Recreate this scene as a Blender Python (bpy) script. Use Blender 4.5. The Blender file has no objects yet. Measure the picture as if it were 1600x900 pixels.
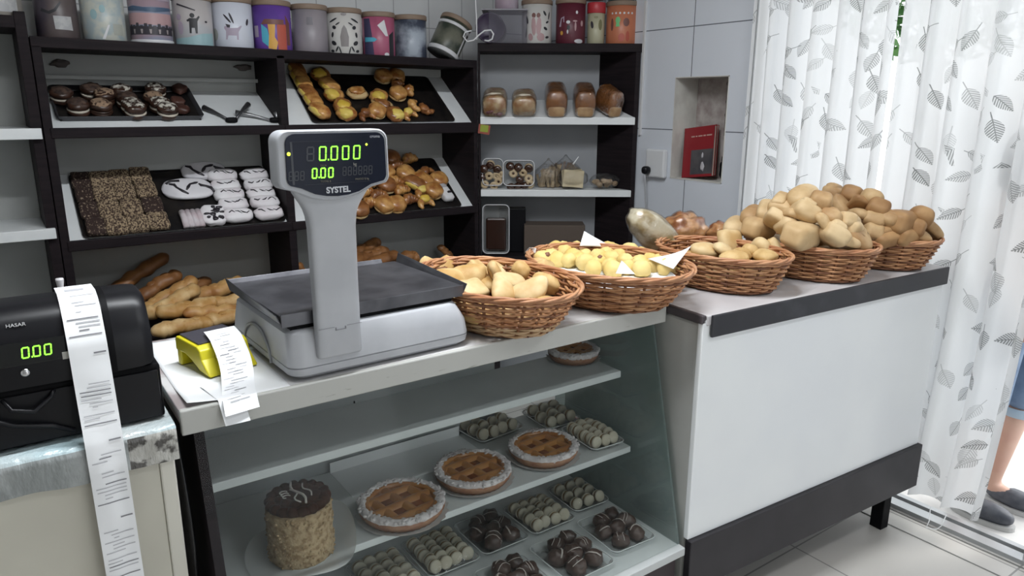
import bpy, bmesh, math, random
from mathutils import Vector, Matrix, noise, Euler
R = random.Random(7)
PI = math.pi
S = bpy.context.scene
C = S.collection
# ------------------------------------------------------------------ camera
YAW, PITCH, ROLL, FPX = math.radians(35.3395), math.radians(14.278), math.radians(0.2266), 1133.34
EYE = Vector((0, 0, 1.5))
def cam_axes():
    cy, sy, cp, sp = math.cos(YAW), math.sin(YAW), math.cos(PITCH), math.sin(PITCH)
    fwd = Vector((sy*cp, cy*cp, -sp)); right = Vector((cy, -sy, 0)); up = right.cross(fwd)
    cr, sr = math.cos(ROLL), math.sin(ROLL)
    return cr*right + sr*up, -sr*right + cr*up, fwd
CR, CU, CF = cam_axes()
cam = bpy.data.cameras.new('camera'); co = bpy.data.objects.new('camera', cam); C.objects.link(co)
m = Matrix((CR, CU, -CF)).transposed().to_4x4(); m.translation = EYE; co.matrix_world = m
cam.sensor_width = 36; cam.lens = FPX/1600*36; cam.clip_start = .02; cam.clip_end = 100
S.camera = co
def ray(px, py): return CF + CR*((px-800)/FPX) - CU*((py-450)/FPX)
def hit(px, py, p, n):
    d = ray(px, py); n = Vector(n); return EYE + d*((Vector(p)-EYE).dot(n)/d.dot(n))
def atz(px, py, z): return hit(px, py, (0, 0, z), (0, 0, 1))
def aty(px, py, y): return hit(px, py, (0, y, 0), (0, 1, 0))
def atx(px, py, x): return hit(px, py, (x, 0, 0), (1, 0, 0))
# ------------------------------------------------------------------ materials
def nd(t, typ, **kw):
    n = t.nodes.new(typ)
    for k, v in kw.items():
        if k.startswith('_'): setattr(n, k[1:], v)
        else:
            key = int(k[1:]) if k[0] == 'i' and k[1:].isdigit() else k.replace('__', ' ')
            if isinstance(v, bpy.types.NodeSocket): t.links.new(v, n.inputs[key])
            else: n.inputs[key].default_value = v
    return n
def new_mat(name):
    m = bpy.data.materials.new(name); m.use_nodes = True; t = m.node_tree
    for n in list(t.nodes): t.nodes.remove(n)
    return m, t
def out(t, sh): t.links.new(sh, t.nodes.new('ShaderNodeOutputMaterial').inputs[0])
def c4(c): return (c[0], c[1], c[2], 1)
def math_(t, op, a, b=0.0, c=0.0): return nd(t, 'ShaderNodeMath', _operation=op, i0=a, i1=b, i2=c).outputs[0]
def mixc(t, f, a, b):
    n = t.nodes.new('ShaderNodeMix'); n.data_type = 'RGBA'
    for i, v in ((0, f), (6, a), (7, b)):
        if isinstance(v, bpy.types.NodeSocket): t.links.new(v, n.inputs[i])
        else: n.inputs[i].default_value = v if i == 0 else c4(v)
    return n.outputs[2]
def ramp(t, f, a, b): return nd(t, 'ShaderNodeMapRange', Value=f, i1=a, i2=b).outputs[0]
def noise_(t, scale, detail=3, rnd=True, coord='Object', stretch=None):
    tc = t.nodes.new('ShaderNodeTexCoord'); v = tc.outputs[coord]
    if stretch: v = nd(t, 'ShaderNodeMapping', i0=v, Scale=stretch).outputs[0]
    w = math_(t, 'MULTIPLY', nd(t, 'ShaderNodeObjectInfo').outputs['Random'], 40.0) if rnd else 0.0
    n = nd(t, 'ShaderNodeTexNoise', _noise_dimensions='4D', Vector=v, Scale=scale, Detail=detail)
    if rnd: t.links.new(w, n.inputs['W'])
    return n.outputs[0]
def mat(name, col, rough=.5, col2=None, scale=20, lo=.4, hi=.6, detail=3, bump=0, bscale=None, metal=0, spec=.5, rnd=True, stretch=None, emit=0, sheen=0, coat=0, sss=0):
    m, t = new_mat(name)
    p = nd(t, 'ShaderNodeBsdfPrincipled', Roughness=rough, Metallic=metal)
    p.inputs['Base Color'].default_value = c4(col)
    p.inputs['Specular IOR Level'].default_value = spec
    if coat: p.inputs['Coat Weight'].default_value = coat; p.inputs['Coat Roughness'].default_value = .15
    if sss: p.inputs['Subsurface Weight'].default_value = sss; p.inputs['Subsurface Radius'].default_value = (.01, .005, .003)
    if col2 is not None:
        f = ramp(t, noise_(t, scale, detail, rnd, stretch=stretch), lo, hi)
        t.links.new(mixc(t, f, col, col2), p.inputs['Base Color'])
    if bump:
        b = nd(t, 'ShaderNodeBump', Strength=bump, Distance=.004, Height=noise_(t, bscale or scale*2, 3, rnd, stretch=stretch))
        t.links.new(b.outputs[0], p.inputs['Normal'])
    if emit:
        p.inputs['Emission Color'].default_value = c4(col); p.inputs['Emission Strength'].default_value = emit
    out(t, p.outputs[0]); return m
def clear_mat(name, tint=(.95, .97, .96), base=.03, gain=.6, rough=.02, bump=0, bscale=40, milk=0, milkcol=(.8, .8, .8)):
    """thin clear sheet: transparent with a Fresnel reflection, optionally a little milky"""
    m, t = new_mat(name)
    lw = nd(t, 'ShaderNodeLayerWeight', Blend=.25)
    g = nd(t, 'ShaderNodeBsdfGlossy', Roughness=rough)
    if bump:
        b = nd(t, 'ShaderNodeBump', Strength=bump, Distance=.01, Height=noise_(t, bscale, 3))
        t.links.new(b.outputs[0], g.inputs['Normal']); t.links.new(b.outputs[0], lw.inputs['Normal'])
    f = math_(t, 'MULTIPLY_ADD', lw.outputs['Fresnel'], gain, base)
    tr = nd(t, 'ShaderNodeBsdfTransparent', Color=c4(tint))
    x = nd(t, 'ShaderNodeMixShader', i0=f, i1=tr.outputs[0], i2=g.outputs[0]).outputs[0]
    if milk:
        d = nd(t, 'ShaderNodeBsdfDiffuse', Color=c4(milkcol))
        x = nd(t, 'ShaderNodeMixShader', i0=milk, i1=x, i2=d.outputs[0]).outputs[0]
    out(t, x); return m
# ------------------------------------------------------------------ mesh builder
class B:
    def __init__(s): s.v = []; s.f = []; s.m = []; s.s = []
    def add(s, vs, fs, m=0, sm=False, tf=None):
        o = len(s.v)
        s.v += [tuple(tf @ Vector(v)) for v in vs] if tf else [tuple(v) for v in vs]
        for f in fs: s.f.append([i+o for i in f]); s.m.append(m); s.s.append(sm)
        return s
    def box(s, c, d, rot=0, m=0, tf=None):
        x, y, z = d[0]/2, d[1]/2, d[2]/2
        vs = [Vector((a*x, b*y, e*z)) for a in (-1, 1) for b in (-1, 1) for e in (-1, 1)]
        M = Matrix.Translation(c) @ (rot.to_4x4() if isinstance(rot, (Matrix, Euler)) and not isinstance(rot, Euler) else rot.to_matrix().to_4x4() if isinstance(rot, Euler) else Matrix.Rotation(rot, 4, 'Z'))
        if tf: M = tf @ M
        return s.add([M @ v for v in vs], [(0, 1, 3, 2), (4, 6, 7, 5), (0, 4, 5, 1), (2, 3, 7, 6), (0, 2, 6, 4), (1, 5, 7, 3)], m)
    def bx(s, x0, x1, y0, y1, z0, z1, m=0): return s.box(((x0+x1)/2, (y0+y1)/2, (z0+z1)/2), (x1-x0, y1-y0, z1-z0), 0, m)
    def rings(s, rings, m=0, sm=True, cap0=True, cap1=True, closed=True, tf=None):
        n = len(rings[0]); vs = [v for r in rings for v in r]; fs = []
        for i in range(len(rings)-1):
            for j in range(n if closed else n-1):
                k = (j+1) % n; fs.append((i*n+j, i*n+k, (i+1)*n+k, (i+1)*n+j))
        if cap0: fs.append(tuple(range(n-1, -1, -1)))
        if cap1: fs.append(tuple(range((len(rings)-1)*n, len(rings)*n)))
        return s.add(vs, fs, m, sm, tf)
    def lathe(s, prof, n=32, m=0, tf=None, sm=True, cap0=True, cap1=True, wob=None):
        rr = [[((r*(wob(a) if wob else 1))*math.cos(a), (r*(wob(a) if wob else 1))*math.sin(a), z) for a in [2*PI*j/n for j in range(n)]] for r, z in prof]
        return s.rings(rr, m, sm, cap0, cap1, tf=tf)
    def tube(s, pts, r, n=8, m=0, tf=None, close=False, rads=None):
        pts = [Vector(p) for p in pts]; N = len(pts); rr = []; prev = None
        for i, p in enumerate(pts):
            t = (pts[(i+1) % N]-pts[i-1]) if close else (pts[min(i+1, N-1)]-pts[max(i-1, 0)])
            t = t.normalized() if t.length > 1e-9 else Vector((0, 0, 1))
            u = prev - t*prev.dot(t) if prev else (Vector((0, 0, 1)) if abs(t.z) < .9 else Vector((1, 0, 0)))
            if u.length < 1e-6: u = Vector((1, 0, 0))
            if not prev: u = u - t*u.dot(t)
            u.normalize(); w = t.cross(u); prev = u; q = rads[i] if rads else r
            rr.append([p + (u*math.cos(2*PI*j/n) + w*math.sin(2*PI*j/n))*q for j in range(n)])
        if close: rr.append(rr[0])
        return s.rings(rr, m, True, not close, not close, tf=tf)
    def prism(s, pts, z0, z1, m=0, tf=None, sm=False):
        n = len(pts)
        vs = [(x, y, z0) for x, y in pts] + [(x, y, z1) for x, y in pts]
        fs = [tuple(range(n-1, -1, -1)), tuple(range(n, 2*n))] + [(i, (i+1) % n, n+(i+1) % n, n+i) for i in range(n)]
        return s.add(vs, fs, m, sm, tf)
    def grid(s, fn, nu, nv, m=0, sm=True, tf=None):
        vs = [fn(i/nu, j/nv) for j in range(nv+1) for i in range(nu+1)]
        fs = [(j*(nu+1)+i, j*(nu+1)+i+1, (j+1)*(nu+1)+i+1, (j+1)*(nu+1)+i) for j in range(nv) for i in range(nu)]
        return s.add(vs, fs, m, sm, tf)
    def blob(s, c, r, e=(2, 2), seed=0, amp=0, fr=3, nu=20, nv=12, m=0, tf=None, fn=None):
        """superellipsoid with noise; e = exponents (horizontal, vertical)"""
        def sp(x, p): return math.copysign(abs(x)**(2/p), x)
        rr = []
        for i in range(1, nv):
            ph = -PI/2 + PI*i/nv; row = []
            for j in range(nu):
                a = 2*PI*j/nu
                v = Vector((sp(math.cos(ph), e[1])*sp(math.cos(a), e[0]), sp(math.cos(ph), e[1])*sp(math.sin(a), e[0]), sp(math.sin(ph), e[1])))
                k = 1 + (amp*noise.noise(v*fr*.5 + Vector((seed*7.3, seed*3.1, 0))) if amp else 0)
                v = Vector((v.x*r[0], v.y*r[1], v.z*r[2]))*k
                if fn: v = Vector(fn(v))
                row.append(Vector(c)+v)
            rr.append(row)
        return s.rings(rr, m, True, True, True, tf=tf)
    def mesh(s, name, mats):
        me = bpy.data.meshes.new(name); me.from_pydata(s.v, [], s.f); me.update()
        for x in (mats if isinstance(mats, (list, tuple)) else [mats]): me.materials.append(x)
        me.polygons.foreach_set('material_index', s.m); me.polygons.foreach_set('use_smooth', s.s)
        return me
def tag(o, label=None, cat=None, group=None, kind=None):
    if label: o['label'] = label
    if cat: o['category'] = cat
    if group: o['group'] = group
    if kind: o['kind'] = kind
    return o
def put(name, me, parent=None, loc=(0, 0, 0), rot=None, scale=None):
    o = bpy.data.objects.new(name, me); C.objects.link(o)
    if parent: o.parent = parent
    o.location = loc
    if rot is not None: o.rotation_euler = rot if not isinstance(rot, Matrix) else rot.to_euler()
    if scale is not None: o.scale = scale if hasattr(scale, '__len__') else (scale,)*3
    return o
def obj(name, b, mats, parent=None, loc=(0, 0, 0), rot=None, bevel=0, seg=2, sub=0, fix=False, **tg):
    me = b.mesh(name, mats)
    if fix:
        bm = bmesh.new(); bm.from_mesh(me); bmesh.ops.recalc_face_normals(bm, faces=bm.faces); bm.to_mesh(me); bm.free()
    o = put(name, me, parent, loc, rot)
    if bevel:
        k = o.modifiers.new('edge', 'BEVEL'); k.width = bevel; k.segments = seg; k.limit_method = 'ANGLE'; k.angle_limit = .6
    if sub:
        k = o.modifiers.new('smooth', 'SUBSURF'); k.levels = sub; k.render_levels = sub
    return tag(o, **tg)
def thing(name, label, cat, loc=(0, 0, 0), rz=0, group=None, rot=None):
    o = bpy.data.objects.new(name, None); C.objects.link(o); o.location = loc
    o.rotation_euler = rot if rot is not None else (0, 0, rz); o.empty_display_size = .05
    return tag(o, label, cat, group)
def clone(root, loc, rot, label, group=None, scale=None):
    r = root.copy(); C.objects.link(r); r.location = loc; r.rotation_euler = rot
    if scale is not None: r.scale = (scale,)*3
    r['label'] = label
    if group: r['group'] = group
    for ch in list(root.children):
        c = ch.copy(); C.objects.link(c); c.parent = r
        for g in ch.children:
            d = g.copy(); C.objects.link(d); d.parent = c
    return r
def text(name, body, size, matl, parent, loc, rot, extrude=.0004, align='CENTER', bold=0):
    cu = bpy.data.curves.new(name, 'FONT'); cu.body = body; cu.size = size; cu.extrude = extrude; cu.align_x = align; cu.align_y = 'CENTER'; cu.offset = bold
    o = bpy.data.objects.new(name, cu); C.objects.link(o); bpy.context.view_layer.update()
    me = bpy.data.meshes.new_from_object(o.evaluated_get(bpy.context.evaluated_depsgraph_get())); bpy.data.objects.remove(o)
    me.materials.clear(); me.materials.append(matl)
    return put(name, me, parent, loc, rot)
SEG = {'0': 'abcdef', '1': 'bc', '8': 'abcdefg'}
def seven(b, ch, x, z, w, h, t, y, m=0, slant=.08):
    """seven-segment digit in the xz plane facing -y"""
    L = {'a': (0, h, w, h), 'g': (0, h/2, w, h/2), 'd': (0, 0, w, 0), 'f': (0, h/2, 0, h), 'e': (0, 0, 0, h/2), 'b': (w, h/2, w, h), 'c': (w, 0, w, h/2)}
    for k in SEG[ch]:
        x0, z0, x1, z1 = L[k]
        if x0 == x1: q = [(x0-t/2, z0+t*.2), (x0+t/2, z0+t*.2), (x0+t/2, z1-t*.2), (x0-t/2, z1-t*.2)]
        else: q = [(x0+t*.2, z0-t/2), (x1-t*.2, z0-t/2), (x1-t*.2, z0+t/2), (x0+t*.2, z0+t/2)]
        vs = [(x+a+slant*c_, yy, z+c_) for yy in (y, y+.0008) for a, c_ in q]
        b.add(vs, [(0, 1, 2, 3), (7, 6, 5, 4), (0, 4, 5, 1), (1, 5, 6, 2), (2, 6, 7, 3), (3, 7, 4, 0)], m)
def rrect(w, h, r, n=5):
    p = []
    for cx, cy, a0 in ((w/2-r, h/2-r, 0), (-w/2+r, h/2-r, 90), (-w/2+r, -h/2+r, 180), (w/2-r, -h/2+r, 270)):
        for i in range(n+1):
            a = math.radians(a0+90*i/n); p.append((cx+r*math.cos(a), cy+r*math.sin(a)))
    return p
ORD = ['first', 'second', 'third', 'fourth', 'fifth', 'sixth', 'seventh', 'eighth', 'ninth', 'tenth', 'eleventh', 'twelfth', 'thirteenth', 'fourteenth', 'fifteenth', 'sixteenth', 'seventeenth', 'eighteenth', 'nineteenth', 'twentieth']
# ------------------------------------------------------------------ common materials
DARK = mat('dark_laminate', (.013, .010, .012), .55, (.019, .014, .016), 6, stretch=(1, 1, 14), spec=.10)
WHITE = mat('white_melamine', (.76, .78, .79), .35, (.70, .72, .73), 5)
BACK = mat('shelf_back_panel', (.44, .45, .44), .6, (.40, .41, .40), 3)
CREAM = mat('cream_panel', (.60, .58, .50), .5, (.54, .52, .45), 4)
BLACKP = mat('black_plastic', (.006, .006, .008), .36, spec=.25)
BLACKM = mat('black_matt', (.004, .004, .005), .6, spec=.12)
STEEL = mat('pan_steel', (.07, .07, .08), .42, (.15, .15, .165), 14, .35, .7, metal=.75)
CHROME = mat('chrome', (.6, .6, .62), .2, metal=1)
SCALEW = mat('scale_grey_plastic', (.46, .47, .50), .42, (.42, .43, .46), 12)
PAPER = mat('white_paper', (.82, .83, .84), .7)
PAPERT = mat('thin_receipt_paper', (.86, .87, .89), .6)
INK = mat('receipt_ink', (.22, .22, .24), .7)
INKL = mat('pale_receipt_ink', (.50, .50, .53), .7)
GREEN = mat('green_led', (.25, 1.0, .05), .5, emit=1.6)
YLED = mat('yellow_led', (.75, 1.0, .05), .5, emit=1.8)
OFFSEG = mat('unlit_segment', (.030, .034, .045), .4)
TRAYB = mat('black_baking_tray', (.010, .009, .010), .35, (.022, .018, .016), 30, metal=.3)
FILM = clear_mat('cling_film', (.97, .97, .97), .015, .28, .08, bump=.25, bscale=50)
BAGM = clear_mat('plastic_bag_film', (.97, .97, .97), .07, .42, .08, bump=1.0, bscale=60)
GLASS = clear_mat('display_glass', (.95, .965, .96), .004, .10, .01, milk=.003, milkcol=(.55, .60, .60))
GLASSE = clear_mat('display_end_glass', (.70, .77, .76), .02, .10, .03, milk=.20, milkcol=(.42, .50, .49))
TRAYC = clear_mat('clear_tray_plastic', (.9, .92, .92), .05, .7, .1, milk=.22, milkcol=(.78, .8, .8))
# wall tiles: grout lines from object-space coordinates along the wall
def tile_mat(name, axis, w, h, ou, ov, col, grout, gw=.0022):
    m, t = new_mat(name)
    tc = nd(t, 'ShaderNodeTexCoord'); sp = nd(t, 'ShaderNodeSeparateXYZ', i0=tc.outputs['Object'])
    def line(s, period, off):
        a = math_(t, 'ADD', s, off + 50*period); a = math_(t, 'MODULO', a, period)
        return math_(t, 'LESS_THAN', a, gw*2)
    a, b = {'x': (0, 2), 'y': (1, 2), 'f': (0, 1)}[axis]
    g = math_(t, 'MAXIMUM', line(sp.outputs[a], w, ou), line(sp.outputs[b], h, ov))
    f = ramp(t, noise_(t, 2.2, 4, False), .3, .7)
    c = mixc(t, g, mixc(t, f, col, tuple(x*.93 for x in col)), grout)
    p = nd(t, 'ShaderNodeBsdfPrincipled', Roughness=.22 if axis != 'f' else .35); t.links.new(c, p.inputs['Base Color'])
    bp = nd(t, 'ShaderNodeBump', Strength=.3, Distance=.002, Height=math_(t, 'SUBTRACT', 1.0, g)); t.links.new(bp.outputs[0], p.inputs['Normal'])
    out(t, p.outputs[0]); return m
TILEX = tile_mat('back_wall_tiles', 'x', .20, .46, -1.545, -1.874, (.66, .67, .68), (.35, .36, .37))
TILEY = tile_mat('side_wall_tiles', 'y', .60, .46, -2.35, .001, (.66, .69, .75), (.13, .14, .16))
TILEF = tile_mat('floor_tiles', 'f', .50, .50, -.10, -.245, (.54, .52, .49), (.24, .23, .22), .003)
PLASTER = mat('plaster', (.62, .62, .60), .8, (.55, .55, .53), 3)
ROUGHW = mat('bare_niche_plaster', (.46, .42, .40), .9, (.26, .21, .20), 16, .4, .65, 5, bump=.5)
ALU = mat('aluminium_frame', (.42, .43, .44), .4, metal=.6)
PAVE = mat('pavement', (.62, .61, .59), .8, (.55, .54, .52), 8)
XR, YB, YF, XL, ZC = 2.67, 3.5, -1.1, -1.25, 2.75
st = dict(kind='structure')
obj('floor', B().bx(XL, XR+.10, YF, YB, -.06, 0), TILEF, **st)
obj('wall_back', B().bx(XL-.1, XR+.3, YB, YB+.12, 0, ZC), TILEX, **st)
obj('wall_left', B().bx(XL-.12, XL, YF, YB, 0, ZC), PLASTER, **st)
obj('ceiling', B().bx(XL-.12, XR+.3, YF, YB+.12, ZC, ZC+.1), PLASTER, **st)
# right wall with the niche (y 2.13..2.44, z 1.155..1.62) and the doorway (y .75..2.0)
NY0, NY1, NZ0, NZ1, DY0, DY1, DZ = 2.135, 2.445, 1.152, 1.622, .755, 2.005, 2.35
w = B()
T = .30
w.bx(XR, XR+T, NY1, YB, 0, ZC)
w.bx(XR, XR+T, DY1, NY0, 0, ZC)
w.bx(XR, XR+T, NY0, NY1, 0, NZ0); w.bx(XR, XR+T, NY0, NY1, NZ1, ZC)
w.bx(XR, XR+.12, DY0, DY1, DZ, ZC); w.bx(XR, XR+.12, YF, DY0, 0, ZC)
obj('wall_right', w, TILEY, **st)
n = B(); n.bx(XR+.155, XR+.2, NY0, NY1, NZ0, NZ1, 0)
n.box((XR+.148, NY0+.12, NZ0+.33), (.012, .006, .25), 0, 1)
for z, r in ((.44, .010), (.36, .008), (.30, .009)): n.blob((XR+.147, NY0+.12, NZ0+z), (.008, r, r*1.3), m=1, nu=8, nv=6)
obj('wall_niche_back', n, [ROUGHW, mat('old_hinge', (.12, .10, .09), .7)], **st)
obj('trim_niche', B().bx(XR-.002, XR+.155, NY1-.004, NY1, NZ0, NZ1).bx(XR-.002, XR+.155, NY0, NY0+.004, NZ0, NZ1).bx(XR-.002, XR+.155, NY0, NY1, NZ1-.004, NZ1).bx(XR-.002, XR+.155, NY0, NY1, NZ0, NZ0+.004), mat('niche_lining', (.62, .61, .57), .6, (.5, .48, .45), 9), **st)
# shop front behind the camera: unseen piers and lintel, opening sized to tune daylight
obj('wall_front', B().bx(XL-.12, .5, YF-.12, YF, 0, ZC).bx(1.7, XR+.12, YF-.12, YF, 0, ZC).bx(.5, 1.7, YF-.12, YF, 2.10, ZC), PLASTER, **st)
# doorway: sill rail, jamb posts
obj('trim_1', B().bx(XR-.03, XR+.02, DY0-.01, DY1, 0, .016).bx(XR+.035, XR+.06, DY0-.01, DY1, 0, .022), ALU, **st)
obj('trim_2', B().bx(XR-.015, XR+.05, DY0-.05, DY0, 0, DZ).bx(XR-.015, XR+.05, DY1, DY1+.004, 0, DZ), ALU, **st)
obj('trim_3', B().bx(XR-.05, XR-.045, -.4, 1.5, 0, .003).bx(XR-.16, XR-.155, -.4, 1.25, 0, .002), mat('floor_joint', (.2, .2, .19), .8), **st)
obj('ground_pavement', B().bx(XR+.1, 12, -8, 10, -.10, -.012), PAVE, **st)
obj('ground_street', B().bx(-10, XR+.1, -12, YF-.0, -.10, -.062), PAVE, **st)
# ------------------------------------------------------------------ wall shelving
YU, YBK = 3.13, 3.46
# main unit: two bays of tilted boards under a flat top shelf
u = thing('shelving_unit', 'dark two-bay shelving unit with tilted pastry boards along the back wall', 'shelving unit', (1.1, YBK, 0))
def ub(name, x0, x1, y0, y1, z0, z1, m, par=u, bev=.002): return obj(name, B().bx(x0-1.1, x1-1.1, y0-YBK, y1-YBK, z0, z1), m, par, bevel=bev)
X0, X1, XM = .165, 2.005, 1.035
ub('side_panel', X0, X0+.03, YU, YBK, 0, 1.69, DARK)
ub('side_panel', X1-.022, X1, YU, YBK, 0, 1.675, DARK)
ub('divider_panel', XM-.015, XM+.018, YU, YBK, 0, 1.69, DARK)
tsb = B()
# top shelf, a little lower at the corner end
tsb.add([(X0-1.1, YU-YBK, 1.684), (X1-1.1, YU-YBK, 1.668), (X1-1.1, 0, 1.668), (X0-1.1, 0, 1.684), (X0-1.1, YU-YBK, 1.721), (X1-1.1, YU-YBK, 1.703), (X1-1.1, 0, 1.703), (X0-1.1, 0, 1.721)],
        [(3, 2, 1, 0), (4, 5, 6, 7), (0, 1, 5, 4), (1, 2, 6, 5), (2, 3, 7, 6), (3, 0, 4, 7)])
obj('top_shelf', tsb, DARK, u, bevel=.002)
ub('back_panel', X0+.03, X1-.022, YBK-.012, YBK, 0, 1.684, BACK)
obj('wall_bracket', B().bx(X0-1.07, XM-1.115, -.05, -.012, 1.585, 1.60), BACK, u)
kn = mat('dark_knot_stain', (.10, .085, .08), .8)
for px, py in ((95, 99), (383, 105)):
    p = aty(px, py, YBK-.05)
    obj('fixing_bracket', B().blob((p.x-1.1, p.y-YBK+.03, p.z), (.035, .012, .014), amp=.5, seed=px), kn, u)
def front(z0, z1, x0, x1, nm='shelf_front'): ub(nm, x0, x1, YU-.006, YU+.012, z0, z1, DARK, bev=.004)
front(1.370, 1.408, X0+.02, XM); front(1.358, 1.408, XM, X1-.002)
front(.955, .995, X0+.02, XM); front(.955, .992, XM, X1-.002)
TILT = {}
def board(key, x0, x1, z0, z1):
    """tilted white board from the front edge (z0) up to the back panel (z1)"""
    y0, y1 = YU+.012, YBK-.014
    b = B(); X = (x0-1.1, x1-1.1)
    vs = [(x, y-YBK, z-k) for k in (.014, 0) for x in X for y, z in ((y0, z0), (y1, z1))]
    b.add(vs, [(0, 2, 3, 1), (4, 5, 7, 6), (0, 4, 6, 2), (1, 3, 7, 5), (0, 1, 5, 4), (2, 6, 7, 3)])
    obj('tilted_board', b, WHITE, u)
    n = Vector((0, -(z1-z0), y1-y0)).normalized()
    TILT[key] = (Vector((0, y0, z0)), n, math.atan2(z1-z0, y1-y0))
board('ul', X0+.03, XM-.015, 1.400, 1.545)
board('ur', XM+.018, X1-.022, 1.400, 1.630)
board('ll', X0+.03, XM-.015, .986, 1.215)
board('lr', XM+.018, X1-.022, .984, 1.215)
ub('bottom_shelf', X0, X1, 2.90, YBK-.012, .56, .59, DARK)
ub('plinth', X0, X1, 2.93, 2.95, 0, .56, DARK)
# neighbouring unit at the end of the back wall
v = thing('shelving_unit', 'shelving unit with plain empty white shelves behind the cash register', 'shelving unit', (-.5, YBK, 0))
def vb(name, x0, x1, y0, y1, z0, z1, m): return obj(name, B().bx(x0+.5, x1+.5, y0-YBK, y1-YBK, z0, z1), m, v, bevel=.002)
vb('side_panel', .128, .162, YU+.003, YBK, 0, 1.80, DARK); vb('side_panel', -1.15, -1.12, YU, YBK, 0, 1.80, DARK)
vb('back_panel', -1.12, .128, YBK-.012, YBK, 0, 1.745, BACK)
vb('top_shelf', -1.12, .128, YU, YBK-.012, 1.745, 1.785, DARK)
for z in (1.37, 1.012): vb('shelf', -1.12, .158 if z > 1.3 else .155, YU-.02, YU+.003, z, z+.038, WHITE); vb('shelf', -1.12, .128, YU+.003, YBK-.012, z, z+.038, WHITE)
vb('bottom_shelf', -1.12, .128, YU, YBK-.012, .60, .64, WHITE)
# corner unit, set across the corner
CD = Vector((math.cos(YAW), -math.sin(YAW), 0)); CN = Vector((math.sin(YAW), math.cos(YAW), 0))   # along its front, into its depth
CP = Vector((2.666, 2.666, 0))
CRZ = -YAW
def cw(s, d, z=0): return CP + CD*s + CN*d + Vector((0, 0, z))      # s: along the front from the wall end (negative), d: depth
cu_ = thing('corner_shelving_unit', 'dark corner shelving unit with white shelves of bagged loaves beside the tiled side wall', 'shelving unit', CP+CN*.2, CRZ)
LW = .805                                                      # clear width along the front
def cb(name, s0, s1, d0, d1, z0, z1, m, bev=.002): return obj(name, B().bx(s0, s1, d0-.2, d1-.2, z0, z1), m, cu_, bevel=bev)
cb('post', -LW, -LW+.010, .004, .05, 0, 1.745, DARK)
sp_ = B(); q = [(-.018, 0), (-.001, 0), (-.001, .0), (.02, .03)]
# end panel runs along the tiled wall
a0 = Vector((-.012, .0)); wd = Vector((-math.sin(YAW)*-1, math.cos(YAW)))  # world +y in unit coordinates
ax = Vector((CD.y, CN.y))                                       # unit-space direction of world +y
pts = [(-.030, 0), (-.008, 0), (-.008+ax.x*.30, ax.y*.30), (-.030+ax.x*.30, ax.y*.30)]
pts = [(p[0], p[1]-.2) for p in pts]
obj('end_panel', B().prism(pts, 0, 1.745), DARK, cu_)
DP = .215
cb('back_panel', -LW, -.165, DP, DP+.012, 0, 1.745, mat('grey_back_panel', (.30, .31, .33), .6, (.27, .28, .30), 3))
cb('top_shelf', -LW, .006, 0, DP+.01, 1.745, 1.785, DARK)
z0, z1 = 1.398, 1.434
TB = B(); s0, s1 = -LW+.011, -.022
rise = .085
TB.add([(s0, -.2-.006, z0), (s1, -.206, z0), (s1-.12, DP-.2, z0+rise), (s0, DP-.2, z0+rise), (s0, -.206, z1), (s1, -.206, z1), (s1-.12, DP-.2, z1+rise), (s0, DP-.2, z1+rise)],
       [(3, 2, 1, 0), (4, 5, 6, 7), (0, 1, 5, 4), (1, 2, 6, 5), (2, 3, 7, 6), (3, 0, 4, 7)])
obj('tilted_shelf', TB, WHITE, cu_, bevel=.002)
LOAFT = math.atan2(rise, DP+.006)
FB = B(); z0, z1 = 1.038, 1.072
FB.add([(s0, -.206, z0), (s1-.004, -.206, z0), (s1-.125, DP-.2, z0), (s0, DP-.2, z0), (s0, -.206, z1), (s1-.004, -.206, z1), (s1-.125, DP-.2, z1), (s0, DP-.2, z1)],
       [(3, 2, 1, 0), (4, 5, 6, 7), (0, 1, 5, 4), (1, 2, 6, 5), (2, 3, 7, 6), (3, 0, 4, 7)])
obj('shelf', FB, WHITE, cu_, bevel=.002)
FB = B(); z0, z1 = .69, .725
FB.add([(s0, -.2, z0), (s1-.01, -.2, z0), (s1-.13, DP-.2, z0), (s0, DP-.2, z0), (s0, -.2, z1), (s1-.01, -.2, z1), (s1-.13, DP-.2, z1), (s0, DP-.2, z1)],
       [(3, 2, 1, 0), (4, 5, 6, 7), (0, 1, 5, 4), (1, 2, 6, 5), (2, 3, 7, 6), (3, 0, 4, 7)])
obj('shelf', FB, DARK, cu_, bevel=.002)
stk = thing('price_sticker', 'small green and red paper sticker hanging under the white loaf shelf', 'sticker', cw(-.775, -.01, 1.374), CRZ)
obj('red_paper', B().box((0, 0, 0), (.058, .002, .046), Matrix.Rotation(.15, 3, 'Y')), mat('sticker_red', (.30, .07, .05), .7), stk)
obj('green_label', B().box((.001, -.002, .004), (.040, .002, .034), Matrix.Rotation(.12, 3, 'Y')), mat('sticker_green', (.28, .33, .04), .7), stk)
bx_ = thing('cardboard_box', 'low brown cardboard box on the bottom of the corner unit', 'box', cw(-.42, .12, .7265), CRZ)
obj('carton', B().bx(-.15, .17, -.07, .07, 0, .155), mat('brown_card', (.10, .075, .06), .8), bx_, bevel=.003)
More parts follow.
